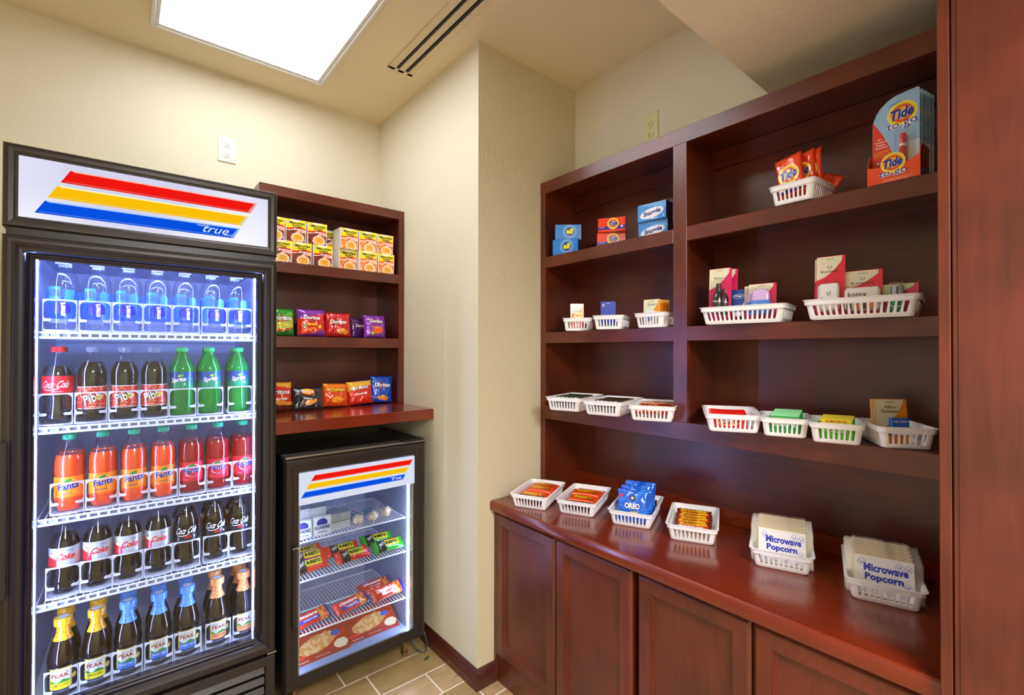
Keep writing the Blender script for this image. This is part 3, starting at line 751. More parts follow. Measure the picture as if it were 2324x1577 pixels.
gt = MB(); ringpanel(gt, front(0), .0575, W_ - .0545, .1285, .9585, [(0, -.0165), (.003, -.0155), (.006, -.018), (.006, -.045)], pm('a8a69c', .25, metal=.6), False); gt.build('glazing_trim', t, sharp=8)
true_sign(t, None, .057, .557, .814, .938, [(.117, .926), (.550, .926), (.537, .902), (.100, .902)], [(.096, .895), (.530, .895), (.517, .872), (.082, .872)], [(.079, .865), (.515, .865), (.501, .841), (.063, .841)], (.468, .853, .045, .011), emis('dfe4f6', .75), (.008, .0215), .0022)
for a, dd in ((W_ - .066, .054),): MB().box(a + .003, a + .010, dd, dd + .010, .13, .80, emis('bccaff', LED * .5)).build('light_strip', t)
MB().box(.06, .066, .054, .064, .13, .80, emis('bccaff', LED * .3)).build('light_strip', t)
MB().box(.10, .327, .030, .034, .116, .128, SILVER, .001).build('price_channel', t)
def rack(z):
    s = MB(); m = pm('f2f4fa', .35)
    s.box(.060, .548, .072, .078, z - .006, z, m, .002)
    for k in range(34):
        x = .066 + .476 * k / 33; s.tube([(x, .0735, z - .001), (x, .45, z - .001)], .0019, m, 5)
    for y in (.26, .45): s.tube([(.06, y, z - .004), (.548, y, z - .004)], .0028, m, 6)
    for x in (.062, .546): s.tube([(x, .078, z - .004), (x, .45, z - .004)], .0028, m, 6)
    s.build('wire_shelf', t)
for z in (.645, .486, .270): rack(z)
s = MB()
for k in range(12): s.tube([(.08 + k * .036, .54, .36), (.08 + k * .036, .53, .46)], .0016, pm('d8d8dc', .4), 5)
s.tube([(.07, .53, .46), (.49, .53, .46)], .0025, pm('d8d8dc', .4), 6).tube([(.07, .54, .36), (.49, .54, .36)], .0025, pm('d8d8dc', .4), 6); s.build('rear_guard', t)
for x in (.06, .545): MB().lathe([(.010, 0), (.014, .003), (.014, .02), (.008, .022), (.008, .0985)], pm('b08858', .25, metal=.9), 20, cx=x, cy=.075).build('foot', t)
for x in (.06, .545): MB().lathe([(.010, 0), (.014, .003), (.014, .02), (.008, .022), (.008, .0985)], pm('b08858', .25, metal=.9), 20, cx=x, cy=.55).build('foot', t)
cdp = [(1.072, 2.06, .098), (1.078, 2.03, .06), (1.085, 2.00, .02), (1.098, 1.985, .006), (1.118, 1.975, .005), (1.134, 1.985, .02), (1.140, 2.01, .05), (1.138, 2.05, .09), (1.130, 2.12, .13)]
def smooth(P, n=6):
    P = [Vector(p) for p in P]; out = []
    for i in range(len(P) - 1):
        a, b_, c_, d_ = P[max(i - 1, 0)], P[i], P[i + 1], P[min(i + 2, len(P) - 1)]
        for k in range(n):
            q = k / n; out.append(.5 * ((2 * b_) + (-a + c_) * q + (2 * a - 5 * b_ + 4 * c_ - d_) * q * q + (-a + 3 * b_ - 3 * c_ + d_) * q ** 3))
    return out + [P[-1]]
tag(MB().tube(smooth(cdp), .0035, pm('3a3f48', .35), 8).build('power_cord'), 'looped grey power cord hanging beside the foot of the small freezer', 'cord')

# ================================================================== wrappers, bags, cartons
def pillow(name, w, h, t, mfn, parent=None, nu=36, nv=36, crimp='v', wr=.0012, seed=0, tilt=0, art=None, base='z', pw=4, gl=None):
    """soft packet standing in the XZ plane, front towards -Y, bottom edge at z=0"""
    hu, hv = w / 2, h / 2
    def th(u, v):
        a = max(0, 1 - abs(u / hu) ** pw); b = max(0, 1 - abs(v / hv) ** pw); q = (a * b) ** .5
        n = noise.noise(Vector((u * 34 + seed * 7, v * 34, seed))) * wr * 1.6 + noise.noise(Vector((u * 95, v * 60 + seed * 3, seed + 4))) * wr * .8
        e = (abs(v) / hv if crimp == 'v' else abs(u) / hu)
        if e > .9: n = wr * .8 * sin((u if crimp == 'v' else v) * 700) * .5 + n * .3
        return t / 2 * q + n * (.25 + .75 * min(1, q * 2))
    def pinch(u, v):
        if crimp == 'v': return u * (1 - .05 * (1 - (v / hv) ** 2)), v
        return u, v * (1 - .08 * (1 - (u / hu) ** 2))
    def mp(u, v, d):
        a, b = pinch(u, v); return Vector((a, -th(u, v) - d - (wr * .75 if d > 0 else 0), b + hv))
    mb = MB(); mb.grid(mp, -hu, hu, -hv, hv, nu, nv, mfn)
    back = lambda u, v, d: Vector((pinch(u, v)[0], th(-u, v) * .9 + d + .0004, pinch(u, v)[1] + hv))
    mb.grid(lambda u, v, d: back(-u, v, d), -hu, hu, -hv, hv, max(8, nu // 3), max(8, nv // 3), mfn(0, hv * .5) or mfn(0, 0))
    if art: art(mb, mp)
    return mb.build(name, parent, sharp=60)
G = lambda c: pm(c, .28, coat=.5)
FOIL = lambda c: pm(c, .22, coat=.8, metal=.15)
LM = pm('f4f2ee', .45)

# ------------------------------------------------------------------ instant noodle cups in printed sleeves
def noodle(kind):
    t = thing('noodle_cup', 'noodle cup', 'instant noodles'); mb = MB(); wt, wb, h, dp = .0455, .0425, .102, .092
    vs = [(-wb, 0, 0), (wb, 0, 0), (wb, dp, 0), (-wb, dp, 0), (-wt, 0, h), (wt, 0, h), (wt, dp, h), (-wt, dp, h)]
    mb.add(vs, [(0, 3, 2, 1), (1, 2, 6, 5), (2, 3, 7, 6), (3, 0, 4, 7), (4, 5, 6, 7)], LM)
    hot = 'e0241a' if kind == 'Beef' else 'ee5a1c'
    def f(u, v):
        x = u / .045
        if abs(u) > .0432: return LM
        if v > .094 + .006 * x * x: return LM if abs(u) < .022 else G('f6e31c')
        wv = .056 + .004 * sin(x * 2.6 + .6)
        if v > wv + .009: return G('f8dd18') if v < .075 else G('f4e81e')
        if v > wv: return G(hot)
        if v > wv - .003: return LM
        if ((u - .008) / .030) ** 2 + ((v - .018) / .024) ** 2 < 1:
            if ((u - .008) / .026) ** 2 + ((v - .018) / .020) ** 2 < 1:
                if abs(u - .010) < .014 and abs(v - .022) < .010: return G('f0b030') if noise.noise(Vector((u * 300, v * 300, 1))) > -.1 else G('d88c1c')
                return G('f3cf78') if noise.noise(Vector((u * 160, v * 160, 2))) > -.15 else G('e89a50')
            return LM
        q = noise.noise(Vector((u * 70, v * 70, 7)))
        if kind == 'Beef': return G('8c3414') if q > 0 else G('5e1c0c') if u < 0 else G('f0b8a8')
        return G('e87c22') if q > 0 else G('f4b078') if u < 0 else G('f6c8b0')
    def mp(u, v, d):
        k = (wb + (wt - wb) * v / h) / wt; return Vector((u * k, -d, v))
    mb.grid(mp, -wt, wt, 0, h, 44, 50, f)
    bk = G('161616'); mb.text('Maruchan', mp, .006, .0865, .066, .0115, .0004, bk, .035)
    mb.text('Instant', mp, .004, .0755, .040, .0085, .0004, bk, .045, sp=1.1).text('Lunch', mp, .005, .0665, .032, .0085, .0004, bk, .045, sp=1.1)
    mb.ell(mp, -.033, .087, .0065, .0065, .0003, G('9aa0a8')).ell(mp, -.033, .087, .0045, .0045, .0004, LM).ell(mp, -.033, .087, .003, .003, .0005, G('9aa0a8'))
    mb.text(kind, mp, .004, .059, .026 if kind == 'Beef' else .032, .0075, .0004, LM, .06).text('Flavor', mp, .029 if kind == 'Beef' else .032, .0588, .016, .0045, .0004, LM, .03)
    mb.build('sleeve', t); MB().lathe([(.030, .003), (.040, .094), (.0425, .096), (.0425, .100)], pm('f7f7f2', .4), 24, cy=.046).build('cup', t)
    return Proto(t)
beef, chick = noodle('Beef'), noodle('Chicken')
z1_, z2_ = lz['s1'][0] + .0005, lz['s1'][0] + .1035
k_ = .969
for pr_, x, z, rz, n_, nm in ((beef, .600 * k_ - .018, z1_, -.04, 'leftmost', 0), (beef, .653, z1_, -.03, 'second from left', 0), (beef, .750, z1_, -.03, 'third from left', 0),
                              (beef, .535, z2_, 0, 'leftmost', 1), (beef, .628, z2_, -.03, 'second from left', 1), (beef, .724, z2_, -.02, 'third from left', 1)):
    pr_((x, 2.318, z), 'beef noodle cup with red band, %s of three on the %s row' % (n_, ('bottom', 'top')[nm]), rz, group='noodle cups on the top shelf of the small unit')
for x, y, z, rz, n_, nm in ((.880, 2.336, z1_, .02, 'leftmost', 0), (.972, 2.306, z1_, -.02, 'middle', 0), (1.071, 2.312, z1_, -.06, 'rightmost', 0),
                         (.878, 2.316, z2_, .04, 'leftmost', 1), (.975, 2.318, z2_, -.02, 'middle', 1), (1.070, 2.322, z2_, -.05, 'rightmost', 1)):
    chick((x, y, z), 'chicken noodle cup with orange band, %s of three on the %s row' % (n_, ('bottom', 'top')[nm]), rz, group='noodle cups on the top shelf of the small unit')
for x, z, w in ((.812, z1_, 'bottom'), (.818, z2_, 'top')):
    beef((x, 2.42, z), 'beef noodle cup set back in the gap between both flavors, %s row' % w, .05, group='noodle cups on the top shelf of the small unit')

# ------------------------------------------------------------------ chip bags
def tri(mb, mp, cx, cz, s, d, m, k=.25):
    P = [Vector((cx + s * cos(a), cz + s * .8 * sin(a))) for a in (pi / 2 + .2, pi * 7 / 6 + .2, -pi / 6 + .2)]
    for i in range(3):
        a, b = P[i], P[(i + 1) % 3]; c = (P[0] + P[1] + P[2]) / 3; a2, b2 = a + (c - a) * k, b + (c - b) * k
        for q in range(6):
            f0, f1 = q / 6, (q + 1) / 6; mb.poly([a.lerp(b, f0), a.lerp(b, f1), a2.lerp(b2, f1), a2.lerp(b2, f0)], mp, d, m)
def bag_art(word, col, wsz, zc, sub=None, subc='ffffff', kind='tri', blob=None, rot=0.0):
    def art(mb, mp):
        w = wsz
        if kind == 'tri':
            tri(mb, mp, .0, zc - .004, w * .34, .0010, G('e8501c'), .22)
            tri(mb, mp, .0, zc - .004, w * .38, .0007, G('101010'), .16)
        if kind == 'wave': mb.ell(mp, 0, zc, w * .56, .016, .0008, G('e02020'), rot=rot); mb.ell(mp, 0, zc + .001, w * .5, .013, .0011, G('f8c018'), rot=rot)
        if blob:
            for bx, bz, bw, bh, bc in blob: mb.ell(mp, bx, bz, bw, bh, .0009, G(bc), rot=bx * 20, n=14)
        for d, c, b in ((.0016, '151515', .07), (.0021, col, .03)): mb.text(word, mp, 0, zc, w, w * .24, d, G(c), b, .12, rot)
        if sub: mb.text(sub, mp, 0, zc - .032, w * .7, .010, .0018, G(subc), .03, 0, rot)
    return art
def bagcol(seed, bands, accent=None):
    def f(u, v):
        q = v + .012 * sin(u * 28 + seed) + .008 * noise.noise(Vector((u * 30, v * 30, seed)))
        for lim, c in bands:
            if q > lim: return FOIL(c)
        return FOIL(bands[-1][1])
    return f
CH_ = ('f2a030', 'e88420', 'f6b84c')
def chips(x0, zc, s=.014): return [(x0 - s, zc, s, s * .7, CH_[0]), (x0 + s * .9, zc - .004, s, s * .8, CH_[1]), (x0, zc + .006, s * .8, s * .6, CH_[2])]
s2z = lz['s2'][0] + .0008; cz_ = lz['c'][0] + .0008
def bag(name, label, x, y, z, rz, w, h, t, bands, art, lean=.12, seed=1, grp=None, ry=0):
    o = pillow(name, w, h, t, bagcol(seed, bands), nu=48, nv=52, seed=seed, art=art, wr=.0022)
    place(o, (x, y, z + .002 + (.5 * w * abs(sin(ry)))), rz, -lean, ry); tag(o, label, 'chips', grp); return o
GS = 'chip bags on the middle shelf of the small unit'; GC = 'chip bags on the wooden ledge'
bag('chip_bag', 'green chip bag leaning at the cooler edge of the middle shelf', .574, 2.345, s2z, .1, .118, .128, .042, [(.045, '2f9a34'), (.02, '5fbc3c'), (-.03, 'c8d860'), (-.2, '2c8c30')], bag_art('Doritos', 'ffffff', .085, .018, 'DINAMITA', 'f6e020', blob=[(.02, -.035, .012, .005, 'd02818'), (-.01, -.04, .014, .006, 'e03020'), (.035, -.03, .01, .004, 'e87020')]), seed=2, grp=GS)
bag('chip_bag', 'purple and red chip bag with lime, second from left on the middle shelf', .704, 2.335, s2z, 0, .130, .130, .046, [(.030, '8a3ab0'), (-.045, 'e0301c'), (-.2, '7a34a0')], bag_art('Doritos', 'ffffff', .074, .022, 'DINAMITA', 'f8e020', blob=[(-.035, -.018, .01, .007, '5cb82c'), (.035, -.02, .009, .006, 'f0d030'), (0, -.028, .014, .006, 'f07018'), (-.015, -.036, .014, .005, 'f8a020'), (.018, -.036, .012, .005, 'e85010')]), seed=3, grp=GS)
bag('chip_bag', 'bright red chip bag in the middle of the middle shelf', .832, 2.345, s2z, -.12, .130, .122, .046, [(-.2, 'cc1c1c')], bag_art('Doritos', 'ffffff', .080, .012, blob=chips(.022, -.035)), seed=4, grp=GS)
bag('chip_bag', 'purple chip bag with orange bowl, rightmost on the middle shelf', 1.026, 2.345, s2z, .06, .124, .118, .044, [(-.2, '8c3cb8')], bag_art('Doritos', 'ffffff', .072, .026, 'FLAMAS', 'f8a020', blob=[(.008, -.022, .030, .018, 'f0601c'), (.008, -.020, .020, .010, 'e83c10'), (-.022, -.038, .010, .009, '8ed040')]), seed=5, grp=GS)
bag('chip_bag', 'dark purple chip bag tucked behind the rightmost purple one', .975, 2.415, s2z, .25, .110, .104, .03, [(-.2, '58286c')], bag_art('Doritos', 'ffffff', .07, .01), seed=6, grp=GS)
bag('chip_bag', 'brown and orange corn chip bag at the cooler edge of the ledge', .560, 2.315, cz_, .12, .118, .132, .044, [(.05, 'e8a83c'), (-.012, 'd42c1c'), (-.03, 'e8962c'), (-.2, '5a2414')], bag_art('Fritos', 'ffffff', .085, .022, 'CHILI CHEESE', 'ffffff', kind='none'), seed=7, grp=GC)
bag('chip_bag', 'black barbecue potato chip bag slumped on the ledge', .680, 2.300, cz_, -.1, .140, .108, .05, [(-.2, '2a2a30')], bag_art('Lays', 'ffffff', .055, .026, 'Barbecue', 'f4f4f4', kind='wave', blob=[(.004, -.026, .022, .012, 'f0a040'), (.03, -.018, .012, .009, 'e88c2c')], rot=-.1), lean=.35, seed=8, grp=GC)
bag('chip_bag', 'orange cheese puff bag with yellow lettering on the ledge', .815, 2.325, cz_, .05, .128, .112, .044, [(.03, 'f07c14'), (-.2, 'e44c14')], bag_art('Cheetos', 'f8e020', .075, .026, kind='none', blob=[(.0, -.018, .024, .010, 'f8a018'), (.02, -.026, .018, .007, 'f09018'), (-.012, -.03, .016, .007, 'f8b030')], rot=.06), seed=9, grp=GC, ry=.05)
bag('chip_bag', 'red corn chip bag with yellow top and white lettering on the ledge', .948, 2.338, cz_, -.05, .130, .118, .044, [(.022, 'f0b840'), (-.2, 'dc3018')], bag_art('Fritos', 'ffffff', .080, .026, 'ORIGINAL', 'ffffff', kind='none', rot=.1), seed=10, grp=GC, ry=-.06)
bag('chip_bag', 'blue corn chip bag at the right end of the ledge', 1.070, 2.365, cz_, -.1, .122, .140, .044, [(-.2, '1850c8')], bag_art('Doritos', 'ffffff', .084, .022, blob=chips(.002, -.045, .015)), seed=11, grp=GC, ry=.04)
bag('chip_bag', 'blue chip bag peeking out behind the rightmost one on the ledge', 1.035, 2.46, cz_, .1, .11, .12, .03, [(-.2, '164ab8')], None, seed=12, grp=GC)
bag('chip_bag', 'orange chip bag half hidden between the black and orange bags', .752, 2.405, cz_, .1, .11, .085, .03, [(-.2, 'e04818')], None, lean=.3, seed=13, grp=GC)

# ================================================================== plastic baskets
def rr(hx, hy, r, n=5):
    out = []
    for cx, cy, a0 in ((hx - r, -hy + r, -90), (hx - r, hy - r, 0), (-hx + r, hy - r, 90), (-hx + r, -hy + r, 180)):
        for k in range(n + 1):
            a = radians(a0 + 90 * k / n); out.append((cx + r * cos(a), cy + r * sin(a)))
    return out
def basket_mesh(name, bw, bl, tw, tl, h, ns, nl):
    t = thing(name, 'basket', 'basket'); mb = MB(); m = WPL
    def at(f, off):       # rounded rectangle at height fraction f
        return rr(bw / 2 + (tw - bw) / 2 * f + off, bl / 2 + (tl - bl) / 2 * f + off, .012 + .004 * f)
    def ring(pr):         # pr = [(f, offset, z)], closed profile swept round
        L = [[(x, y, z) for x, y in at(f, o)] for f, o, z in pr]; n = len(L[0]); k = len(L); vs = [p for q in L for p in q]; fs = []
        for j in range(k):
            j2 = (j + 1) % k
            for i in range(n): fs.append((j * n + i, j * n + (i + 1) % n, j2 * n + (i + 1) % n, j2 * n + i))
        mb.add(vs, fs, m)
    fz = .0115
    ring([(0, -.003, 0), (0, 0, .003), (.2, 0, fz), (.2, -.0018, fz), (0, -.0018, .003)])
    ring([(.68, 0, h * .70), (1, 0, h * .985), (1, -.0018, h * .985), (.68, -.0018, h * .70)])
    ring([(.9, .0022, h * .74), (1, .0026, h * .96), (1, .0055, h * .975), (1, .0055, h), (1, -.001, h), (1, .0006, h * .965), (.9, .001, h * .74)])
    base = at(0, -.002); n = len(base); mb.add([(x, y, .0012) for x, y in base] + [(x, y, .003) for x, y in base], [tuple(range(n))[::-1], tuple(range(n, 2 * n))], m)
    def wallpt(side, u, f, off):
        z = fz + (h * .71 - fz) * f; F = .2 + .48 * f; X = bw / 2 + (tw - bw) / 2 * F + off; Y = bl / 2 + (tl - bl) / 2 * F + off
        sx = (bw / 2 - .012) if side in 'FB' else (bl / 2 - .012); g = u * sx * (1 + .06 * f)
        return {'F': (g, -Y, z), 'B': (-g, Y, z), 'R': (X, g, z), 'L': (-X, -g, z)}[side]
    for side, n in (('F', ns), ('B', ns), ('R', nl), ('L', nl)):
        p = 2 / (n)
        for k in range(n + 1):
            c = -1 + p * k; wb_, wt_ = p * .23, p * .15
            if k == 0: lo = (-1.0, c + wb_); hi = (-1.0, c + wt_)
            elif k == n: lo = (c - wb_, 1.0); hi = (c - wt_, 1.0)
            else: lo = (c - wb_, c + wb_); hi = (c - wt_, c + wt_)
            vs = []
            for off in (0, -.0018):
                for f, (a, b) in ((0, (lo[0] - (.1 * p if k else 0), lo[1] + (.1 * p if k < n else 0))), (.08, lo), (1, hi)): vs += [wallpt(side, a, f, off), wallpt(side, b, f, off)]
            mb.add(vs, [(0, 1, 3, 2), (2, 3, 5, 4), (6, 8, 9, 7), (8, 10, 11, 9), (0, 2, 8, 6), (2, 4, 10, 8), (1, 7, 9, 3), (3, 9, 11, 5)], m)
    # solid corners between the slotted walls
    for ci in range(4):
        vs = []; rows_ = 3
        for off in (0, -.0018):
            for q in range(rows_):
                f = q / (rows_ - 1); z = fz + (h * .71 - fz) * f; F = .2 + .48 * f; L = at(F, off)[ci * 6:ci * 6 + 6]
                a = wallpt('FRBL'[ci], 1, f, off)[:2]; b = wallpt('RBLF'[ci], -1, f, off)[:2]
                vs += [(x, y, z) for x, y in [a] + L + [b]]
        n8 = 8; fs = []
        for o in (0, rows_ * n8):
            for q in range(rows_ - 1):
                for i in range(n8 - 1): fs.append((o + q * n8 + i, o + q * n8 + i + 1, o + (q + 1) * n8 + i + 1, o + (q + 1) * n8 + i))
        mb.add(vs, fs, m)
    for x in (-tw * .3, tw * .3):
        for s_ in (-1, 1): mb.box(x - .0006, x + .0006, s_ * (tl / 2 + .003), s_ * (tl / 2 + .0002), h * .75, h * .96, m)
    mb.build('tub', t)
    for sx in (-1, 1):
        for sy in (-1, 1): pass
    return Proto(t)
big = basket_mesh('plastic_basket', .137, .226, .158, .248, .056, 9, 15)
sml = basket_mesh('small_plastic_basket', .106, .150, .121, .168, .056, 7, 10)
BK = {}
def put(key, proto, A, B, z, label, L, wid, grp, dz=0, shift=(0, 0)):
    A = Vector(A); B = Vector(B); e = (B - A).normalized(); inn = Vector((-e.y, e.x)); c = (A + B) / 2 + inn * (L / 2) + Vector(shift)
    rz = atan2(e.y, e.x); proto((c.x, c.y, z + .0006), label, rz, group=grp); BK[key] = (c, rz, z + .0006)
def inb(key, x, y, z):
    c, rz, z0 = BK[key]; return (c.x + x * cos(rz) - y * sin(rz), c.y + x * sin(rz) + y * cos(rz), z0 + z), rz
G3 = 'white baskets on the lowest shelf of the large unit'; GK = 'white baskets on the countertop'; G2 = 'white baskets on the middle shelf of the large unit'
put('B1', big, (1.4064, 1.44), (1.4453, 1.3098), S3[0], 'white basket of mint candy bars, leftmost on the lowest shelf', .226, .137, G3, shift=(.004, 0))
put('B2', big, (1.4223, 1.2373), (1.4563, 1.1121), S3[0], 'white basket of chocolate bars, second from left on the lowest shelf', .226, .137, G3, shift=(.004, .006))
put('B3', big, (1.4334, 1.028), (1.489, .909), S3[0], 'white basket of mixed candy bars beside the middle stile, lowest shelf', .226, .137, G3, shift=(.0, .004))
put('B4', big, (1.4243, .7405), (1.4906, .6239), S3[0], 'white basket of red wrapped wafers just right of the middle stile', .226, .137, G3, shift=(.0, -.004))
put('B5', sml, (1.472, .5922), (1.5089, .4958), S3[0], 'small white basket of dark green gum packs on the lowest shelf', .150, .106, G3)
put('B6', sml, (1.4755, .465), (1.5065, .3666), S3[0], 'small white basket of light green gum packs on the lowest shelf', .150, .106, G3)
put('B7', sml, (1.5271, .3199), (1.5814, .2269), S3[0], 'small white basket holding the antacid box at the right end', .150, .106, G3, shift=(-.006, .004))
put('C1', big, (1.2635, 1.5117), (1.3273, 1.3832), z1, 'white basket of orange candy packs, leftmost on the countertop', .226, .137, GK, shift=(-.004, -.012))
put('C2', big, (1.353, 1.3212), (1.4099, 1.1987), z1, 'white basket of orange candy packs, second from left on the countertop', .226, .137, GK)
put('C3', big, (1.4169, 1.1123), (1.4722, .9874), z1, 'white basket of blue cookie bags on the countertop', .226, .137, GK)
put('C4', big, (1.4676, .8907), (1.5284, .7653), z1, 'white basket of granola bars in the middle of the countertop', .226, .137, GK, shift=(-.014, .004))
put('C5', big, (1.4712, .624), (1.5207, .4903), z1, 'white basket packed with popcorn bags, left of the two popcorn baskets', .226, .137, GK)
put('C6', big, (1.4739, .378), (1.5152, .2425), z1, 'white basket packed with popcorn bags, nearest the right end panel', .226, .137, GK, shift=(0, .003))
def putlong(key, A, B, label, shift=(0, 0)):
    A = Vector(A); B = Vector(B); e = (B - A).normalized(); inn = Vector((-e.y, e.x)); c = (A + B) / 2 + inn * .0685 + Vector(shift); rz = atan2(e.y, e.x)
    big((c.x, c.y, S2[0] + .0006), label, rz + pi / 2, group=G2); BK[key] = (c, rz, S2[0] + .0006)
putlong('D1', (1.4898, .7967), (1.5235, .5582), 'long white basket of toiletries beside the middle stile', (0.002, 0))
putlong('D2', (1.4897, .4817), (1.5152, .2541), 'long white basket of pink hygiene packs at the right, middle shelf', (0.002, 0))
put('E1', sml, (1.4933, 1.4288), (1.5587, 1.3404), S2[0], 'small white basket of pink stomach medicine, leftmost on the middle shelf', .150, .106, G2)
put('E2', sml, (1.4885, 1.2488), (1.532, 1.1585), S2[0], 'small white basket with blue medicine card on the middle shelf', .150, .106, G2)
put('E3', sml, (1.522, 1.078), (1.5245, .966), S2[0], 'small white basket with orange heartburn cards on the middle shelf', .150, .106, G2)
put('F1', sml, (1.5245, .5882), (1.5165, .4794), S1[0], 'small white basket of orange detergent pouches on the top shelf', .150, .106, 'white baskets on the top shelf')

# ------------------------------------------------------------------ flat wrapped bars
def wrapper(name, L, W, T, mfn, art=None, seed=1, wr=.0010, nu=44, nv=16):
    return pillow(name, L, W, T, mfn, nu=nu, nv=nv, crimp='u', seed=seed, art=art, wr=wr, pw=6)
def lay(o, key, x, y, z, rz=0, pitch=-pi / 2, roll=0):
    p, r = inb(key, x, y, z + {'C1': .008, 'C2': .006, 'C4': .010, 'B1': .012, 'B2': .012, 'B3': .006}.get(key, 0)); o.location = p; o.rotation_euler = (pitch, roll, r + rz); return o
def bars(key, n, name, col, word, wc, label, grp, L=.115, W=.034, T=.014, x=0, y0=-.075, dy=.019, z=.028, tilt=-.9, art2=None, seed=1, hh=.012, stripe=None, dz=0):
    def art(mb, mp):
        for q in range(9): mb.ell(mp, (q - 4) * L * .085, .002 * (-1) ** q, .003, W * .24, .0008, FOIL(wc), n=10, rot=.5 * (-1) ** q)
        if art2: art2(mb, mp)
    def mf(u, v):
        if abs(u) > L * .46: return FOIL(stripe or col)
        return FOIL(col)
    o = wrapper(name, L, W, T, mf, art, seed)
    for k in range(n):
        b = o if k == 0 else o.copy()
        if k: COL.objects.link(b)
        lay(b, key, x + random.uniform(-.004, .004), y0 + dy * k, z + dz * k, random.uniform(-.05, .05), tilt)
        wh = 'frontmost' if k == 0 else ('rearmost' if k == n - 1 else '%s from the front' % ORD[k].split()[0])
        tag(b, label % wh, 'candy bar', grp)
bars('B1', 7, 'candy_bar', '2c3a2a', 'MINT', 'e8fff0', 'dark candy bar with green lettering, %s in its basket', 'mint candy bars in a basket', y0=-.085, dy=.022, z=.016, tilt=-.55, stripe='5a3a20')
bars('B2', 7, 'candy_bar', '3a2c22', 'ALMOND', 'eef2ff', 'brown candy bar with pale lettering, %s in its basket', 'chocolate bars in a basket', y0=-.075, dy=.022, z=.014, tilt=-.55, x=.004, stripe='8a5a30')
cols = ['c8281c', 'd83020', '5a3018', 'c02818', 'e8d8b0', 'b02418', '3a2414']
for k, c in enumerate(cols[:6]):
    def art(mb, mp, k=k): mb.text(('Twix', 'Twix', 'Twix', 'KitKat', 'Twix', 'Twix')[k], mp, 0, 0, .06, .016, .0008, FOIL('fff4e8' if k != 4 else 'c02818'), .04, .15)
    o = wrapper('candy_bar', .118, .034, .016, lambda u, v, c=c: FOIL(c) if noise.noise(Vector((u * 60, v * 60, k))) > -.25 else FOIL('d89a40'), art, k)
    lay(o, 'B3', random.uniform(-.004, .004), -.083 + .025 * k, .014 + .001 * k, random.uniform(-.1, .1), -.6)
    tag(o, 'mixed candy bar, %s in the basket beside the stile' % ['frontmost', 'second from the front', 'third from the front', 'fourth from the front', 'fifth from the front', 'rearmost'][k], 'candy bar', 'mixed candy bars in a basket')
# red wafer bars
def kart(mb, mp):
    for d, c, a, b in ((.0006, 'f8d060', .036, .017), (.0009, 'e8201c', .033, .0145)): mb.ell(mp, 0, 0, a, b, d, FOIL(c))
    mb.text('KitKat', mp, 0, 0, .05, .016, .0014, FOIL('ffffff'), .05, .2)
for k in range(5):
    o = wrapper('wafer_bar', .108, .046, .014, lambda u, v: FOIL('e8201a'), kart, 3 + k) if k == 0 else o0.copy()
    if k == 0: o0 = o
    else: COL.objects.link(o)
    lay(o, 'B4', -.012, -.088 + .020 * k, .008 + .0015 * k, random.uniform(-.03, .03), -.25)
    tag(o, 'red wafer bar, %s in its basket' % ['frontmost', 'second from the front', 'third from the front', 'fourth from the front', 'rearmost'][k], 'candy bar', 'red wafer bars in a basket')
# gum packs: flat cartons standing on edge
def gum(key, n, c, word, wc, top, lab, dx=0):
    mb = MB(); mb.box(-.038, .038, -.004, .004, 0, .058, pm(c, .3, coat=.5), .001)
    f = front(-.004); mb.poly([(-.034, .006), (.034, .006), (.034, .052), (-.034, .052)], f, .0003, pm(c, .3, coat=.4)); mb.text(word, f, 0, .030, .058, .016, .0006, pm(wc, .35), .04, .1)
    mb.poly([(-.037, .0535), (.037, .0535), (.037, .0575), (-.037, .0575)], f, .0004, pm(top, .35))
    mb.box(-.036, .036, -.0032, .0032, .0575, .0583, pm(top, .35))
    o = mb.build('gum_pack')
    for k in range(n):
        b = o if k == 0 else o.copy()
        if k: COL.objects.link(b)
        lay(b, key, dx + .0015 * k, -.058 + .0125 * k, .005 + .0008 * k, .02 * random.uniform(-1, 1), -.28)
        tag(b, lab % (['frontmost', 'second', 'third', 'fourth', 'fifth', 'sixth', 'seventh', 'eighth', 'ninth'][k]), 'gum', 'gum packs in %s' % key if False else ('dark green gum packs' if key == 'B5' else 'light green gum packs'))
gum('B5', 9, '18a040', 'Extra', 'f4fff4', '8ae0a0', 'dark green gum pack, %s from the front of its basket')
gum('B6', 7, '5ed030', 'DOUBLEMINT', 'f4fff4', 'f4e020', 'light green gum pack, %s from the front of its basket')
o = MB().box(-.034, .034, -.006, .006, 0, .012, pm('f4e020', .35), .001); o.text('SLIM PACK', front(-.006), 0, .006, .05, .006, .0004, pm('c03020', .4), .03); o = o.build('gum_box')
lay(o, 'B6', 0, -.064, .053, 0, -.1); tag(o, 'yellow slim pack strip lying on the light green gum', 'gum')
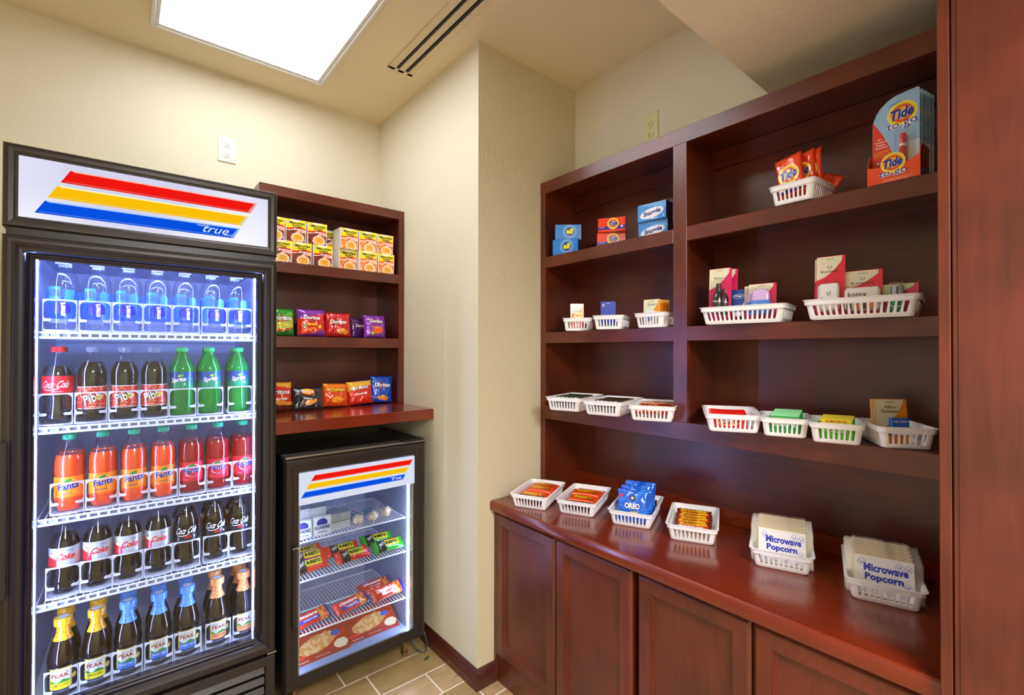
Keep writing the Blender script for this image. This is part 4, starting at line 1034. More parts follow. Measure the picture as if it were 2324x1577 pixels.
# countertop baskets 1 and 2: orange peanut butter cup packs
def rart(mb, mp):
    for d, c, b in ((.0007, '7a2c10', .06), (.001, 'f8d818', .03)): mb.text("Reese's", mp, -.002, .004, .074, .022, d, FOIL(c), b, .35, .05)
    mb.ell(mp, .038, -.012, .011, .007, .0008, FOIL('6a3216')).ell(mp, .038, -.011, .007, .004, .001, FOIL('c88a4c'))
    mb.text('2 PEANUT BUTTER CUPS', mp, -.008, -.014, .05, .0035, .001, FOIL('f8d818'), .0)
rw = wrapper('candy_pack', .122, .060, .020, lambda u, v: FOIL('f4521c') if abs(u) < .055 else FOIL('e8400f'), rart, 5)
first = True
for key, spots in (('C1', ((-.004, -.070, .017, .05, -1.35), (.002, -.005, .030, -.04, -1.45), (.0, .055, .030, .03, -1.5))), ('C2', ((.004, -.055, .028, -.06, -1.4), (.002, .01, .036, .02, -1.45), (.0, .06, .025, .0, -1.5)))):
    for k, (x, y, z, rz, tl) in enumerate(spots):
        b = rw if first else rw.copy()
        if not first: COL.objects.link(b)
        first = False; lay(b, key, x, y - .01, z, rz, tl)
        tag(b, 'orange candy pack, %s in the %s countertop basket' % (('front', 'middle', 'rear')[k], 'leftmost' if key == 'C1' else 'second'), 'candy', 'orange candy packs in the countertop baskets')
for key in ('C1', 'C2'):
    for k in range(2):
        b = rw.copy(); COL.objects.link(b); lay(b, key, .002, -.065 + .085 * k, .006, .02, -1.5)
        tag(b, 'orange candy pack at the bottom of the %s basket, %s one' % ('leftmost' if key == 'C1' else 'second', ('front', 'rear')[k]), 'candy', 'orange candy packs in the countertop baskets')
sn = wrapper('candy_bar', .118, .032, .018, lambda u, v: FOIL('3a2014') if abs(v) > .010 else FOIL('2c2a80'), lambda mb, mp: mb.text('SNICKERS', mp, 0, 0, .07, .013, .0009, FOIL('f0f4ff'), .03, .2), 8)
lay(sn, 'C2', .0, -.092, .012, .03, -.7); tag(sn, 'brown and blue candy bar at the front of the second countertop basket', 'candy bar')
sn2 = sn.copy(); COL.objects.link(sn2); lay(sn2, 'C1', .0, -.098, .012, -.03, -.7); tag(sn2, 'brown and blue candy bar at the front of the leftmost countertop basket', 'candy bar')
# blue cookie bags
def oart(mb, mp):
    for d, c, b in ((.0009, '101850', .09), (.0014, 'ffffff', .04)): mb.text('OREO', mp, 0, .000, .058, .020, d, FOIL(c), b)
    mb.text('mini', mp, .008, -.022, .030, .013, .0012, FOIL('f0e030'), .04, .2)
    mb.ell(mp, 0, .028, .011, .010, .0010, FOIL('181820')).ell(mp, 0, .028, .006, .0055, .0013, FOIL('d8d8e0'))
    mb.poly([(-.048, .040), (-.030, .040), (-.048, .022)], mp, .0016, FOIL('e83048'))
for k, (x, y, z, rz, tl, ry) in enumerate(((.0, -.082, .010, .03, -.22, 0), (-.006, -.050, .012, -.06, -.22, .08), (.008, -.018, .012, .05, -.22, -.10), (-.004, .014, .012, -.04, -.22, .06), (.004, .046, .012, .03, -.22, 0))):
    o = pillow('cookie_bag', .116, .112, .028, lambda u, v: FOIL('1c66dc') if noise.noise(Vector((u * 24, v * 24, 2))) > -.2 else FOIL('2f80f0'), nu=34, nv=34, seed=20 + k, art=oart, wr=.0032) if k == 0 else co_.copy()
    if k == 0: co_ = o
    else: COL.objects.link(o)
    lay(o, 'C3', x, y, z, rz, tl, ry); tag(o, 'blue cookie bag, %s in its countertop basket' % ('frontmost', 'second from the front', 'third from the front', 'fourth from the front', 'rearmost')[k], 'cookies', 'blue cookie bags in a basket')
# granola bars
def gart(mb, mp): mb.text('Maple Brown Sugar', mp, -.006, -.004, .078, .009, .0008, FOIL('fff4d0'), .02).text('CRUNCHY', mp, -.010, .0085, .045, .006, .0008, FOIL('5a2010'), .02)
def gm(u, v): return FOIL('f0c020') if v > .005 and abs(u) < .042 else (FOIL('6a3014') if abs(u) > .047 else FOIL('c8401c'))
gr = wrapper('granola_bar', .118, .032, .014, gm, gart, 9)
for k in range(6):
    b = gr if k == 0 else gr.copy()
    if k: COL.objects.link(b)
    lay(b, 'C4', .003 * (-1) ** k, -.082 + .024 * k, .018 + .0015 * k, .04 * (-1) ** k, -.95)
    tag(b, 'orange and yellow granola bar, %s in its basket' % ('frontmost', 'second from the front', 'third from the front', 'fourth from the front', 'fifth from the front', 'rearmost')[k], 'granola bar', 'granola bars in a basket')
# popcorn bags
def popcorn():
    t = thing('popcorn_bag', 'popcorn', 'popcorn'); mb = MB(); w, h, d = .0635, .100, .0092
    mb.box(-w, w, 0, d, 0, h, pm('e6d3a0', .6), .0015)
    for q in range(2): mb.box(-w + .002, w - .002, .0022 + q * .0035, .0034 + q * .0035, h, h + .0012, pm('b89a60', .7))
    f = front(0); PAPER = pm('f0f0ee', .45); mb.poly([(-w + .002, .002), (w - .002, .002), (w - .002, h - .002), (-w + .002, h - .002)], f, .0003, PAPER)
    for x in (-1, 1): mb.poly([(x * .062 if x > 0 else -.062, .01), (x * .062 + .005 if x < 0 else .062, .01)][:0] or [(-.0615, .004), (-.0570, .004), (-.0570, .03), (-.0615, .03)], f, .0004, pm('f4c8b0', .5))
    bl = pm('2430b0', .4); mb.text('Microwave', f, .004, .070, .092, .020, .0006, bl, .04).text('Popcorn', f, .000, .045, .080, .022, .0006, bl, .04)
    for cx, cz, s in ((-.046, .084, 1), (.032, .086, .9), (.050, .084, .9), (.048, .040, .9), (.02, .053, .7), (-.046, .016, .8), (-.02, .015, .8), (.01, .017, .8), (.038, .015, .8)):
        for a, b, r in ((0, 0, .0065), (.006, -.004, .0055), (-.005, -.005, .005), (.002, -.009, .005)):
            mb.ell(f, cx + a * s, cz + b * s, r * s, r * s, .0005, bl, n=18, inner=.9, rings=1)
    mb.build('paper_bag', t)
    c = MB(); film = clear('fbfbff', .9, body=.10, bcol='ffffff', base=.07, rough=.08)
    c.grid(lambda u, v, dd: Vector((u, .003 + .004 * noise.noise(Vector((u * 60, 3, 3))), v)), -w, w, h, h + .006, 20, 1, film)
    for sx in (-1, 1):
        vs = []; n = 12
        for k in range(n + 1):
            z = h * k / n
            for q, o in enumerate((0, .008, .017)): vs.append((sx * (w + o + .003 * noise.noise(Vector((z * 90, q, sx)))), d * .5 + .006 * (q) * noise.noise(Vector((z * 120, q * 3, 2 + sx))), z))
        c.add(vs, [(3 * k + q, 3 * k + q + 1, 3 * k + q + 4, 3 * k + q + 3) for k in range(n) for q in range(2)], clear('ffffff', .9, body=.25, bcol='ffffff', base=.12, rough=.12))
    c.build('clear_wrap', t); return Proto(t)
pop = popcorn()
for key, nm in (('C5', 'left'), ('C6', 'right')):
    for k in range(9):
        (p, r) = inb(key, .0015 * (-1) ** k, -.086 + .0104 * k, .006 + .0016 * k)
        pop(p, 'popcorn bag in clear wrap, %s from the front of the %s popcorn basket' % (('first', 'second', 'third', 'fourth', 'fifth', 'sixth', 'seventh', 'eighth', 'ninth')[k], nm), r + .01 * random.uniform(-1, 1), -.20 - .004 * k, group='popcorn bags in the countertop baskets')

# ------------------------------------------------------------------ cartons on the top shelf of the left bay
RZ = -pi / 2
def carton(name, label, cat, x, y, z, rz, w, h, d, side, mfn, art, nu=48, nv=30, grp=None, lean=0, W0=.135, H0=.068):
    mb = MB(); mb.add([(-w / 2, 0, 0), (w / 2, 0, 0), (w / 2, d, 0), (-w / 2, d, 0), (-w / 2, 0, h), (w / 2, 0, h), (w / 2, d, h), (-w / 2, d, h)],
                      [(0, 3, 2, 1), (1, 2, 6, 5), (2, 3, 7, 6), (3, 0, 4, 7), (4, 5, 6, 7)], G(side))
    f = lambda u, v, dd: Vector((u, -dd, v + h / 2)); k0 = W0 / w; k1 = H0 / h; mb.grid(f, -w / 2, w / 2, -h / 2, h / 2, nu, nv, lambda u, v: mfn(u * k0, v * k1)); f0_ = f; f = lambda u, v, dd: f0_(u / k0, v / k1, dd)
    art(mb, f); o = mb.build(name); place(o, (x, y, z), rz, -lean); tag(o, label, cat, grp); return o
def tide_logo(mb, f, cx, cz, r, d=.0004, rot=0.0, word='Tide'):
    for k, (q, c) in enumerate(((1.08, 'fff2a0'), (1, 'f8e41c'), (.80, 'f2561a'), (.56, 'f8c020'))): mb.ell(f, cx, cz, r * q, r * q, d + .0002 * k, G(c), n=36)
    for dd, c, b in ((.0010, 'ffffff', .085), (.0013, '1a2a98', .045)): mb.text(word, f, cx, cz, r * 1.75, r * .95, d + dd, G(c), b, .25, rot + .12)
def allart(mb, f):
    for k, (r, c) in enumerate(((.036, '8cc8f4'), (.033, '2a86dc'), (.029, 'a8dcf8'), (.026, '2878d0'), (.020, '1c3c88'))): mb.ell(f, .008, .003, r, r * .86, .0002 + .0001 * k, G(c))
    for k in range(9):
        a = pi * k / 8; mb.poly([(.008 + .020 * cos(a), .003 + .019 * sin(a)), (.008 + .025 * cos(a + .05), .003 + .024 * sin(a + .05)), (.008 + .025 * cos(a - .05), .003 + .024 * sin(a - .05))], f, .0009, G('ffffff'))
    for d, c, b in ((.0011, '143078', .09), (.0014, 'f4ec18', .06)): mb.text('all', f, .008, .004, .034, .024, d, G(c), b, .1)
    mb.text('stainlifter', f, .012, -.017, .030, .004, .001, G('e83858'), 0)
bf = lambda u, v: G('2a8ae0') if v > -.028 else G('1f78d0')
carton('detergent_box', 'blue detergent box with yellow lettering, lower of the stacked pair', 'box', 1.5641, 1.4937, S1[0] + .0005, -1.055, 0.118, 0.0725, .07, '16489c', bf, allart)
carton('detergent_box', 'blue detergent box with yellow lettering, upper of the stacked pair', 'box', 1.5822, 1.4922, S1[0] + .0735, -0.733, 0.119, 0.0690, .07, '16489c', bf, allart)
def tf(u, v): return G('3a2a9c') if -.024 < v < -.006 - .004 * (u < 0) else G('f2421a')
def tart(mb, f):
    tide_logo(mb, f, .008, .004, .026); mb.text('1 LOAD', f, -.05, -.014, .03, .004, .0005, G('ffffff'), 0).poly([(.046, -.018), (.056, -.018), (.056, -.008), (.046, -.008)], f, .0006, G('e8e8f8'))
carton('detergent_box', 'orange detergent box with bullseye, lower of the stacked pair', 'box', 1.5891, 1.2512, S1[0] + .0005, -0.830, 0.116, 0.0595, .06, 'd83818', tf, tart)
carton('detergent_box', 'orange detergent box with bullseye, upper of the stacked pair', 'box', 1.5702, 1.2353, S1[0] + .0605, -1.076, 0.112, 0.0560, .06, 'd83818', tf, tart)
def sf(u, v): return G('f4f8ff') if (u / .056) ** 2 + ((v + .006 - u * .12) / .020) ** 2 < 1 else (G('4a98e8') if v < .02 - u * .2 else G('76b8f4'))
def sart(mb, f):
    for d, c, b in ((.0006, 'ffffff', .07), (.0009, '1c3a90', .04)): mb.text('Snuggle', f, .002, -.006, .082, .024, d, G(c), b, .12, .12)
    mb.text('Sheets', f, .012, -.028, .028, .006, .0006, G('ffffff'), .02).text('2', f, .056, -.022, .006, .009, .0006, G('ffffff'), .03)
carton('dryer_sheet_box', 'light blue dryer sheet box, lower of the stacked pair', 'box', 1.5833, 1.0469, S1[0] + .0005, -1.450, 0.121, 0.0645, .055, '1c2c60', sf, sart, 50, 34)
carton('dryer_sheet_box', 'light blue dryer sheet box, upper of the stacked pair', 'box', 1.5674, 1.0412, S1[0] + .0655, -1.479, 0.118, 0.0650, .055, '1c2c60', sf, sart, 50, 34)
# ------------------------------------------------------------------ detergent pouches
def pouch(mb, mp):
    tide_logo(mb, mp, .0, .000, .029, .0010); mb.text('1', mp, -.027, .034, .006, .010, .001, G('ffffff'), .05).text('LOAD', mp, -.016, .034, .014, .004, .001, G('ffffff'), .01)
    mb.ell(mp, .0, .056, .0025, .0025, .0008, G('a02810'), n=12)
def pf(u, v): return FOIL('242a80') if v < -.046 and v > -.058 and abs(u) < .03 else FOIL('f2471a')
po = pillow('detergent_pouch', .078, .130, .016, pf, nu=30, nv=40, seed=31, art=pouch, wr=.0012, pw=8)
for k, (x, y, z, tl, ry, rz) in enumerate(((-.008, -.052, .028, -.16, -.18, 0), (-.012, -.040, .030, -.16, -.19, 0), (.012, -.020, .034, -.12, -.15, -.15), (.022, -.004, .036, -.10, -.12, -.2))):
    b = po if k == 0 else po.copy()
    if k: COL.objects.link(b)
    lay(b, 'F1', x, y, z, rz, tl, ry); tag(b, 'orange detergent pouch, %s of the upright ones in the top basket' % ('frontmost', 'second', 'third', 'rearmost')[k], 'detergent', 'orange detergent pouches')
b = po.copy(); COL.objects.link(b); lay(b, 'F1', .010, .050, .006, .1, -.12, .5); b.scale = (.8, .8, .8); tag(b, 'orange detergent pouch leaning out of the back corner of its basket', 'detergent', 'orange detergent pouches')

# ------------------------------------------------------------------ stain remover display
t = thing('display_tray', 'orange cardboard counter display with bullseye at the right end, top shelf', 'display box', (1.531, .300, S1[0] + .0005), RZ - .06)
w = .055; mb = MB(); f = FRONT; OR = 'f2501c'
pts = [(-w, 0), (w, 0), (w, .055), (.028, .040), (.018, .052), (-.006, .056), (-.028, .036), (-w, .050)]
def prism(mb, P, y0, y1, m, mside=None):
    n = len(P); mb.add([(x, y0, z) for x, z in P] + [(x, y1, z) for x, z in P], [tuple(range(n)), tuple(range(2 * n - 1, n - 1, -1))] + [(i, (i + 1) % n, n + (i + 1) % n, n + i) for i in range(n)], m)
P = [(-w, 0), (w, 0), (w, .056), (.030, .043), (-.030, .043), (-w, .048)]
prism(mb, P, 0, .0015, G(OR)); mb.build('front_flap', t)
sd = MB(); 
for x in (-w, w - .0015):
    n_ = 6; Q = [(.0015, 0), (.135, 0), (.135, .085), (.020, .085), (.008, .075), (.0015, .056)]
    sd2 = MB(); sd2.add([(x, y, z) for y, z in Q] + [(x + .0015, y, z) for y, z in Q], [tuple(range(n_)), tuple(range(2 * n_ - 1, n_ - 1, -1))] + [(i, (i + 1) % n_, n_ + (i + 1) % n_, n_ + i) for i in range(n_)], G('d8481c'))
    if x > 0:
        fs = plane((x + .0015, 0, 0), (0, 1, 0), (0, 0, 1)); sd2.ell(fs, .035, .058, .012, .015, .0004, G('f8e41c')).text('Tide', fs, .035, .058, .02, .012, .0008, G('1a2a98'), .04, .2).text('to go', fs, .036, .040, .022, .008, .0006, G('1a2a98'), 0)
        sd2.poly([(.0015, .001), (.134, .001), (.134, .036), (.0015, .020)], fs, .0003, G('7d9cc4'))
    sd2.build('side_flap', t)
MB().box(-w, w, .133, .1348, 0, .085, G('d8481c')).box(-w + .001, w - .001, .002, .133, 0, .0015, LM).build('tray_bottom', t)
lg = MB(); f0 = FRONT; tide_logo(lg, f0, .0, .048, .024); 
for d, c, b in ((.0012, 'ffffff', .07), (.0015, '1a2a98', .0)): lg.text('to go', f0, .0, .020, .058, .018, d, G(c), b, .05, .03)
lg.text('#1 Instant Stain Remover', f0, .01, .007, .062, .0035, .0005, G('ffe8d0'), 0).text('Le detachant instantane', f0, .004, .003, .055, .003, .0005, G('ffe8d0'), 0)
lg.build('printed_logo', t)
def stain_card():
    t = thing('stain_pen_card', 'card', 'stain remover'); mb = MB(); h = .234; w = .0495
    O = [(-w, 0), (w, 0), (w, h - .006)] + [(w - .006 + .006 * cos(a), h - .006 + .006 * sin(a)) for a in (.5, 1.2)] + [(w * .5, h - .002)] + [(-w + (w * 1.4) * (1 - cos(a)), h - .075 + .073 * sin(a)) for a in (1.25, 1.0, .75, .5, .25, 0)]
    n = len(O); Vf = [(x, 0, z) for x, z in O]; Vb = [(x, .0012, z) for x, z in O]
    mb.add(Vf + Vb, [tuple(range(n)), tuple(range(2 * n - 1, n - 1, -1))] + [(i, (i + 1) % n, n + (i + 1) % n, n + i) for i in range(n)], G('9cc8e8'))
    f = FRONT
    R = [(-w, .0), (.004, .0)] + [(.004 - .053 * (k / 8) ** 1.7, .02 + .155 * k / 8) for k in range(9)]
    mb.poly(R, f, .0004, G('e83420')); mb.poly([(.004, 0), (w, 0), (w, .10), (.01, .10)], f, .0003, G('d4e6f4'))
    mb.poly([(-w + .002, .004), (-.006, .004), (-.006, .034), (-w + .002, .034)], f, .0006, G('f04c20'))
    tide_logo(mb, f, .014, .178, .029, .0006)
    for d, c, b in ((.0018, 'ffffff', .08), (.0021, '1a2a98', .0)): mb.text('to go', f, .014, .147, .062, .022, d, G(c), b, .05, .1)
    for k, wd in enumerate(('#1', 'Instant', 'Stain', 'Remover')): mb.text(wd, f, -.036 + .001 * len(wd), .124 - .0075 * k, .0035 * len(wd) + .002, .0045, .0008, G('ffffff'), .02)
    for k, wd in enumerate(('Le detachant', 'instantane le', 'plus populaire')): mb.text(wd, f, -.028, .090 - .0068 * k, .036, .0042, .0008, G('f8d020'), .01)
    for k in range(3): mb.ell(f, -.037, .060 - .016 * k, .0058, .0058, .0008, G('b03028')).ell(f, -.037, .060 - .016 * k, .003, .003, .001, G('f8e0d0'))
    mb.poly([(-.012, .208), (.014, .213), (.014, .208), (-.012, .203)], f, .0006, G('6aa0cc')); mb.build('card', t)
    p = MB(); p.lathe([(.0045, .030), (.0078, .034), (.0078, .084), (.0068, .086)], G('e02418'), 18, cx=.018, cy=-.010).lathe([(.0082, .086), (.0082, .092)], G('f4f4f4'), 18, cx=.018, cy=-.010).lathe([(.0066, .092), (.0060, .118), (.0052, .120)], G('e83020'), 18, cx=.018, cy=-.010)
    p.build('stain_pen', t)
    b = MB(); b.box(.002, .042, -.021, -.0004, .018, .128, clear('ffffff', .9, base=.06), .004).build('blister', t)
    return Proto(t)
card = stain_card()
for k in range(5): card((1.557 + .0195 * k, .300 - .004 * k, S1[0] + .003), 'blue and red stain pen card, %s in the orange display' % ('frontmost', 'second', 'third', 'fourth', 'rearmost')[k], RZ - .06, -.02, group='stain pen cards in the display')

# ------------------------------------------------------------------ blister cards in the baskets
def bcard(name, label, cat, key, x, y, rz, w, h, z=.004, tl=-.06, main='e4244c', top='e6e2c0', word='', word2='', ws=None, art=None, curve=True, roll=0, copies=(), grp=None, sp=.62, kz=1.0):
    t = thing(name, label, cat); mb = MB(); O = rr(w / 2, h / 2, .004, 4); O = [(a, b + h / 2) for a, b in O]; n = len(O)
    mb.add([(a, 0, b) for a, b in O] + [(a, .001, b) for a, b in O], [tuple(range(n)), tuple(range(2 * n - 1, n - 1, -1))] + [(i, (i + 1) % n, n + (i + 1) % n, n + i) for i in range(n)], G(main))
    if curve:
        T = [(-w / 2 + .0006, h - .0012), (-w / 2 + .0006, h * sp)] + [(-w / 2 + w * (.02 + .86 * k / 9), h * (sp + .05 * sin(k / 9 * pi * .5) + (.86 - sp) * (k / 9) ** 2.2)) for k in range(10)] + [(w * .40, h - .0012)]
        cx_, cz_2 = -w * .15, h * .85
        mb.add([(0 - .0, 0, 0)][:0] + [(a, -.0003, b) for a, b in T], [tuple(range(len(T)))[::-1] if False else tuple(range(len(T)))], G(top))
    f = FRONT
    if word: mb.text(word, f, -.002, h * .82, ws or w * .6, .009 if not word2 else .008, .0006, G('2a2018'), .0, .0)
    if word2: mb.text(word2, f, -.002, h * .82 - .0115, w * .60, .0085, .0006, G('2a2018'), .005)
    mb.poly([(-w * .16, h - .010), (w * .12, h - .010), (w * .12, h - .007), (-w * .16, h - .007)], f, .0006, G('b8b48c'))
    mb.build('backing_card', t)
    if art:
        art(t, w, h)
        for c in kids(t):
            if c.name.split('.')[0] not in ('backing_card', 'printed_panel'): c.scale = (1.0 + (kz - 1) * .35, 1.0 + (kz - 1) * .2, kz)
    p, r = inb(key, x, y, z); place(t, p, r + rz, tl, roll)
    if grp: t['group'] = grp
    for k, (dx, dy, lab) in enumerate(copies):
        p, r = inb(key, x + dx, y + dy, z - .002); dup(t, p, r + rz, lab, tl, roll)
    return t
CL = clear('ffffff', .9, base=.05)
def spray(t, w, h):
    MB().lathe([(.013, .020), (.015, .024), (.015, .058), (.011, .070), (.0075, .074)], pm('1c1a20', .2, coat=1), 24, cy=-.016).text('TRESemme', cyl(.0152, 0, 0, 0, -.016), 0, .050, .024, .005, .0004, WT, 0).build('spray_bottle', t)
    MB().lathe([(.0085, .074), (.0085, .082), (.0062, .084), (.0062, .094)], pm('2a2626', .3), 18, cy=-.016).build('pump_cap', t)
    MB().box(-.018, .018, -.033, -.0006, .012, .100, CL, .004).build('blister', t)
bcard('hair_spray_card', 'tall pink card with small black hair spray bottle', 'hair spray', 'D1', -.078, -.030, 0, .072, .184, main='e02466', word='TRESemme', ws=.042, art=spray, z=.006, copies=((.012, .024, 'pink hair spray card just behind and right of the front one'), (-.012, .040, 'dark pink hair spray card behind and left of the front one')), grp='pink hair spray cards', kz=1.38)
t = thing('gel_tube', 'blue hair gel tube standing between pink cards', 'hair gel'); mb = MB(); Gp = pm('1a4a9c', .2, coat=.8)
vs = []; 
for j in range(13):
    f_ = j / 12; z = .012 + .066 * f_
    for k in range(24):
        a = 2 * pi * k / 24; vs.append((.0235 * sin(a) * (.85 + .15 * f_), -.014 * cos(a) * (1 - f_ * .93), z))
mb.add(vs, [(j * 24 + k, j * 24 + (k + 1) % 24, (j + 1) * 24 + (k + 1) % 24, (j + 1) * 24 + k) for j in range(12) for k in range(24)], Gp)
fr_ = lambda a, b, d: Vector((a, -.0145 * (1 - (b - .012) / .066 * .93) - d, b))
mb.ell(fr_, 0, .058, .016, .007, .0006, G('c8d4e8')).ell(fr_, 0, .058, .014, .0058, .0009, Gp).text('Dep', fr_, 0, .058, .018, .007, .0013, WT, .03).build('tube', t)
MB().lathe([(.016, 0), (.016, .012), (.014, .013)], pm('e8e8ec', .3), 20).build('tube_cap', t)
p, r = inb('D1', -.025, -.005, .026); place(t, p, r, -.04); t.scale = (1.1, 1.1, 1.15)
def deod(t, w, h):
    m = pm('d8b8e8', .25, coat=.5); mb = MB(); V = rr(.022, .009, .008, 5); n = len(V); vs = []
    for z, s in ((.016, .95), (.020, 1), (.056, 1), (.064, .85), (.068, .55)): vs += [(x * s, -.014 + y * s, z) for x, y in V]
    mb.add(vs, [(j * n + k, j * n + (k + 1) % n, (j + 1) * n + (k + 1) % n, (j + 1) * n + k) for j in range(4) for k in range(n)] + [tuple(range(4 * n, 5 * n))], m); mb.build('deodorant_stick', t)
    MB().box(-.0225, .0225, -.0236, -.0046, .016, .044, pm('5a8cdc', .3)).text('Secret', front(-.0238), 0, .032, .032, .010, .0006, WT, .02, .3).build('stick_label', t)
    MB().box(-.027, .027, -.027, -.0006, .010, .074, CL, .006).build('blister', t)
bcard('deodorant_card', 'pink card with lilac deodorant stick, front one at the right', 'deodorant', 'D1', .052, -.036, 0, .080, .120, main='d8285c', word='Secret', ws=.04, art=deod, z=.006, sp=.5, copies=((-.018, .020, 'deodorant card directly behind the front one'), (-.024, .042, 'rearmost deodorant card in the toiletry basket')), grp='deodorant cards', kz=1.45)
def kbox(w2, h2, dz=0, ww='kotex'):
    def a(t, w, h):
        mb = MB().box(-w2, w2, -.024, -.001, dz, dz + h2, pm('f4f4f2', .4), .003); f = front(-.024)
        mb.text('U', f, 0, dz + h2 * .62, .007, .008, .0004, G('2a2018'), .01).text('kotex', f, 0, dz + h2 * .62 - .012, .028, .009, .0004, G('2a2018'), .005)
        mb.build('inner_box', t); MB().box(-w2 - .003, w2 + .003, -.029, -.0006, max(dz - .004, .001), dz + h2 + .004, CL, .004).build('blister', t)
    return a
bcard('hygiene_pack', 'tall cream and pink card with white box, leftmost in the long basket', 'hygiene pack', 'D2', -.070, -.030, 0, .068, .176, main='e4203c', word='U', word2='kotex', ws=.009, art=kbox(.0195, .052, .014), z=.006, copies=((-.008, .018, 'cream and pink card directly behind the tallest one'),), grp='tall cream and pink cards', kz=1.42)
def kbox2(t, w, h):
    mb = MB().box(-.032, .032, -.026, -.001, .010, .048, pm('f6f4f0', .35), .004); mb.text('kotex', front(-.026), -.008, .036, .034, .009, .0004, G('3a2a20'), .01)
    for k, c in enumerate(('3a5a2c', 'e07a20', '503018', 'e88a28')): mb.box(-.028 + k * .013, -.018 + k * .013, -.0268, -.0258, .011, .026, pm(c, .5), .001)
    mb.build('wrapped_pads', t); MB().box(-.036, .036, -.030, -.0006, .006, .051, CL, .005).build('blister', t)
bcard('hygiene_pack', 'wide cream and pink card in the middle of the long basket', 'hygiene pack', 'D2', .004, -.022, 0, .083, .128, main='e4203c', word='U', word2='kotex', ws=.009, art=kbox2, z=.006, kz=1.6)
def green(t, w, h):
    MB().lathe([(.010, .006), (.014, .009), (.014, .040), (.012, .043)], pm('0f8a4c', .2, coat=1), 24, cy=-.016).ell(cyl(.0142, 0, 0, 0, -.016), 0, .026, .016, .008, .0004, WT, inner=.85, rings=1).build('mouthwash_bottle', t)
    c = MB(); c.lathe([(.0125, .043), (.0125, .060), (.009, .064), (.002, .065)], pm('b8bec4', .4), 24, cy=-.016, mfn=lambda j, k: pm('2c3036', .4) if (j + k) % 5 == 0 else pm('b8bec4', .4)); c.build('bottle_cap', t)
    MB().box(-.017, .017, -.034, -.0006, .004, .068, CL, .005).build('blister', t)
bcard('mouthwash_card', 'pale green and pink card with small green bottle, long basket right side', 'mouthwash', 'D2', .076, -.018, 0, .084, .088, main='d82c6c', top='c4d4a4', art=green, z=.002, kz=1.28)
# medicine
def pepto(t, w, h):
    mb = MB().box(-.018, .018, -.018, -.001, .004, .052, pm('e8386c', .3), .002); f = front(-.018); mb.poly([(-.0175, .036), (.0175, .036), (.0175, .0515), (-.0175, .0515)], f, .0002, G('f4e418')); mb.text('Pepto', f, 0, .0435, .032, .010, .0004, G('c02818'), .04, .1)
    for k in range(4): mb.poly([(-.014 + k * .008, .008), (-.010 + k * .008, .008), (-.010 + k * .008, .03), (-.014 + k * .008, .03)], f, .0003, WT)
    mb.build('medicine_box', t)
bcard('medicine_card', 'cream and orange card with pink and yellow stomach medicine box', 'medicine', 'E1', -.004, -.040, .3, .060, .118, main='f0a040', top='dfe0bc', word='Pepto', word2='Bismol', ws=.028, art=pepto, tl=-.05, sp=.40, kz=1.45)
def bluec(t, w, h):
    f = FRONT; mb = MB(); mb.poly([(-w / 2 + .002, h * .42), (w / 2 - .002, h * .42), (w / 2 - .002, h * .5), (-w / 2 + .002, h * .5)], f, .0008, G('f0f4fa')).ell(f, .010, h * .47, .012, .003, .001, G('c8ccd8')).ell(f, -.019, h * .86, .0045, .0055, .0008, G('f4f0d0'), inner=.6, rings=1)
    mb.poly([(-w / 2 + .002, .004), (w / 2 - .002, .004), (w / 2 - .002, .014), (-w / 2 + .002, .014)], f, .0008, G('2aa060')); mb.build('printed_panel', t)
bcard('medicine_card', 'royal blue medicine card in its small basket', 'medicine', 'E2', -.010, -.035, .25, .060, .113, main='2444b8', curve=False, art=bluec, tl=-.05, kz=1.0)
def zant(t, w, h):
    MB().box(-.018, .018, -.016, -.001, .006, .046, pm('e8f0ec', .3), .002).ell(front(-.016), 0, .022, .009, .007, .0004, G('2a6ab8')).build('medicine_box', t)
bcard('medicine_card', 'cream and orange heartburn medicine card, frontmost in its basket', 'medicine', 'E3', -.010, -.045, .12, .068, .106, main='f0982c', top='dfe3c6', word='Zantac', ws=.034, art=zant, tl=-.05, sp=.35, copies=((.004, .014, 'orange heartburn card directly behind the front one'), (.008, .028, 'third orange heartburn card from the front'), (.012, .042, 'rearmost orange heartburn card')), grp='orange heartburn cards', kz=1.3)
def alka(t, w, h):
    MB().box(-.008, .034, -.014, -.001, .020, .062, pm('2c6ad0', .3), .002).text('Alka-Seltzer', front(-.014), .013, .054, .036, .006, .0004, WT, .01, .2).box(-.007, .033, -.0145, -.0138, .021, .040, pm('dfe6f4', .4)).build('tablet_packet', t)
bcard('medicine_card', 'cream and orange antacid card with blue packet at the right end', 'medicine', 'B7', -.010, -.018, .22, .078, .118, main='f4961c', top='e8e4c4', word='Alka-', word2='Seltzer', ws=.03, art=alka, tl=-.08, sp=.30, copies=((-.002, .012, 'antacid card directly behind the front one'), (-.004, .022, 'rearmost antacid card in the end basket')), grp='antacid cards', kz=1.1)

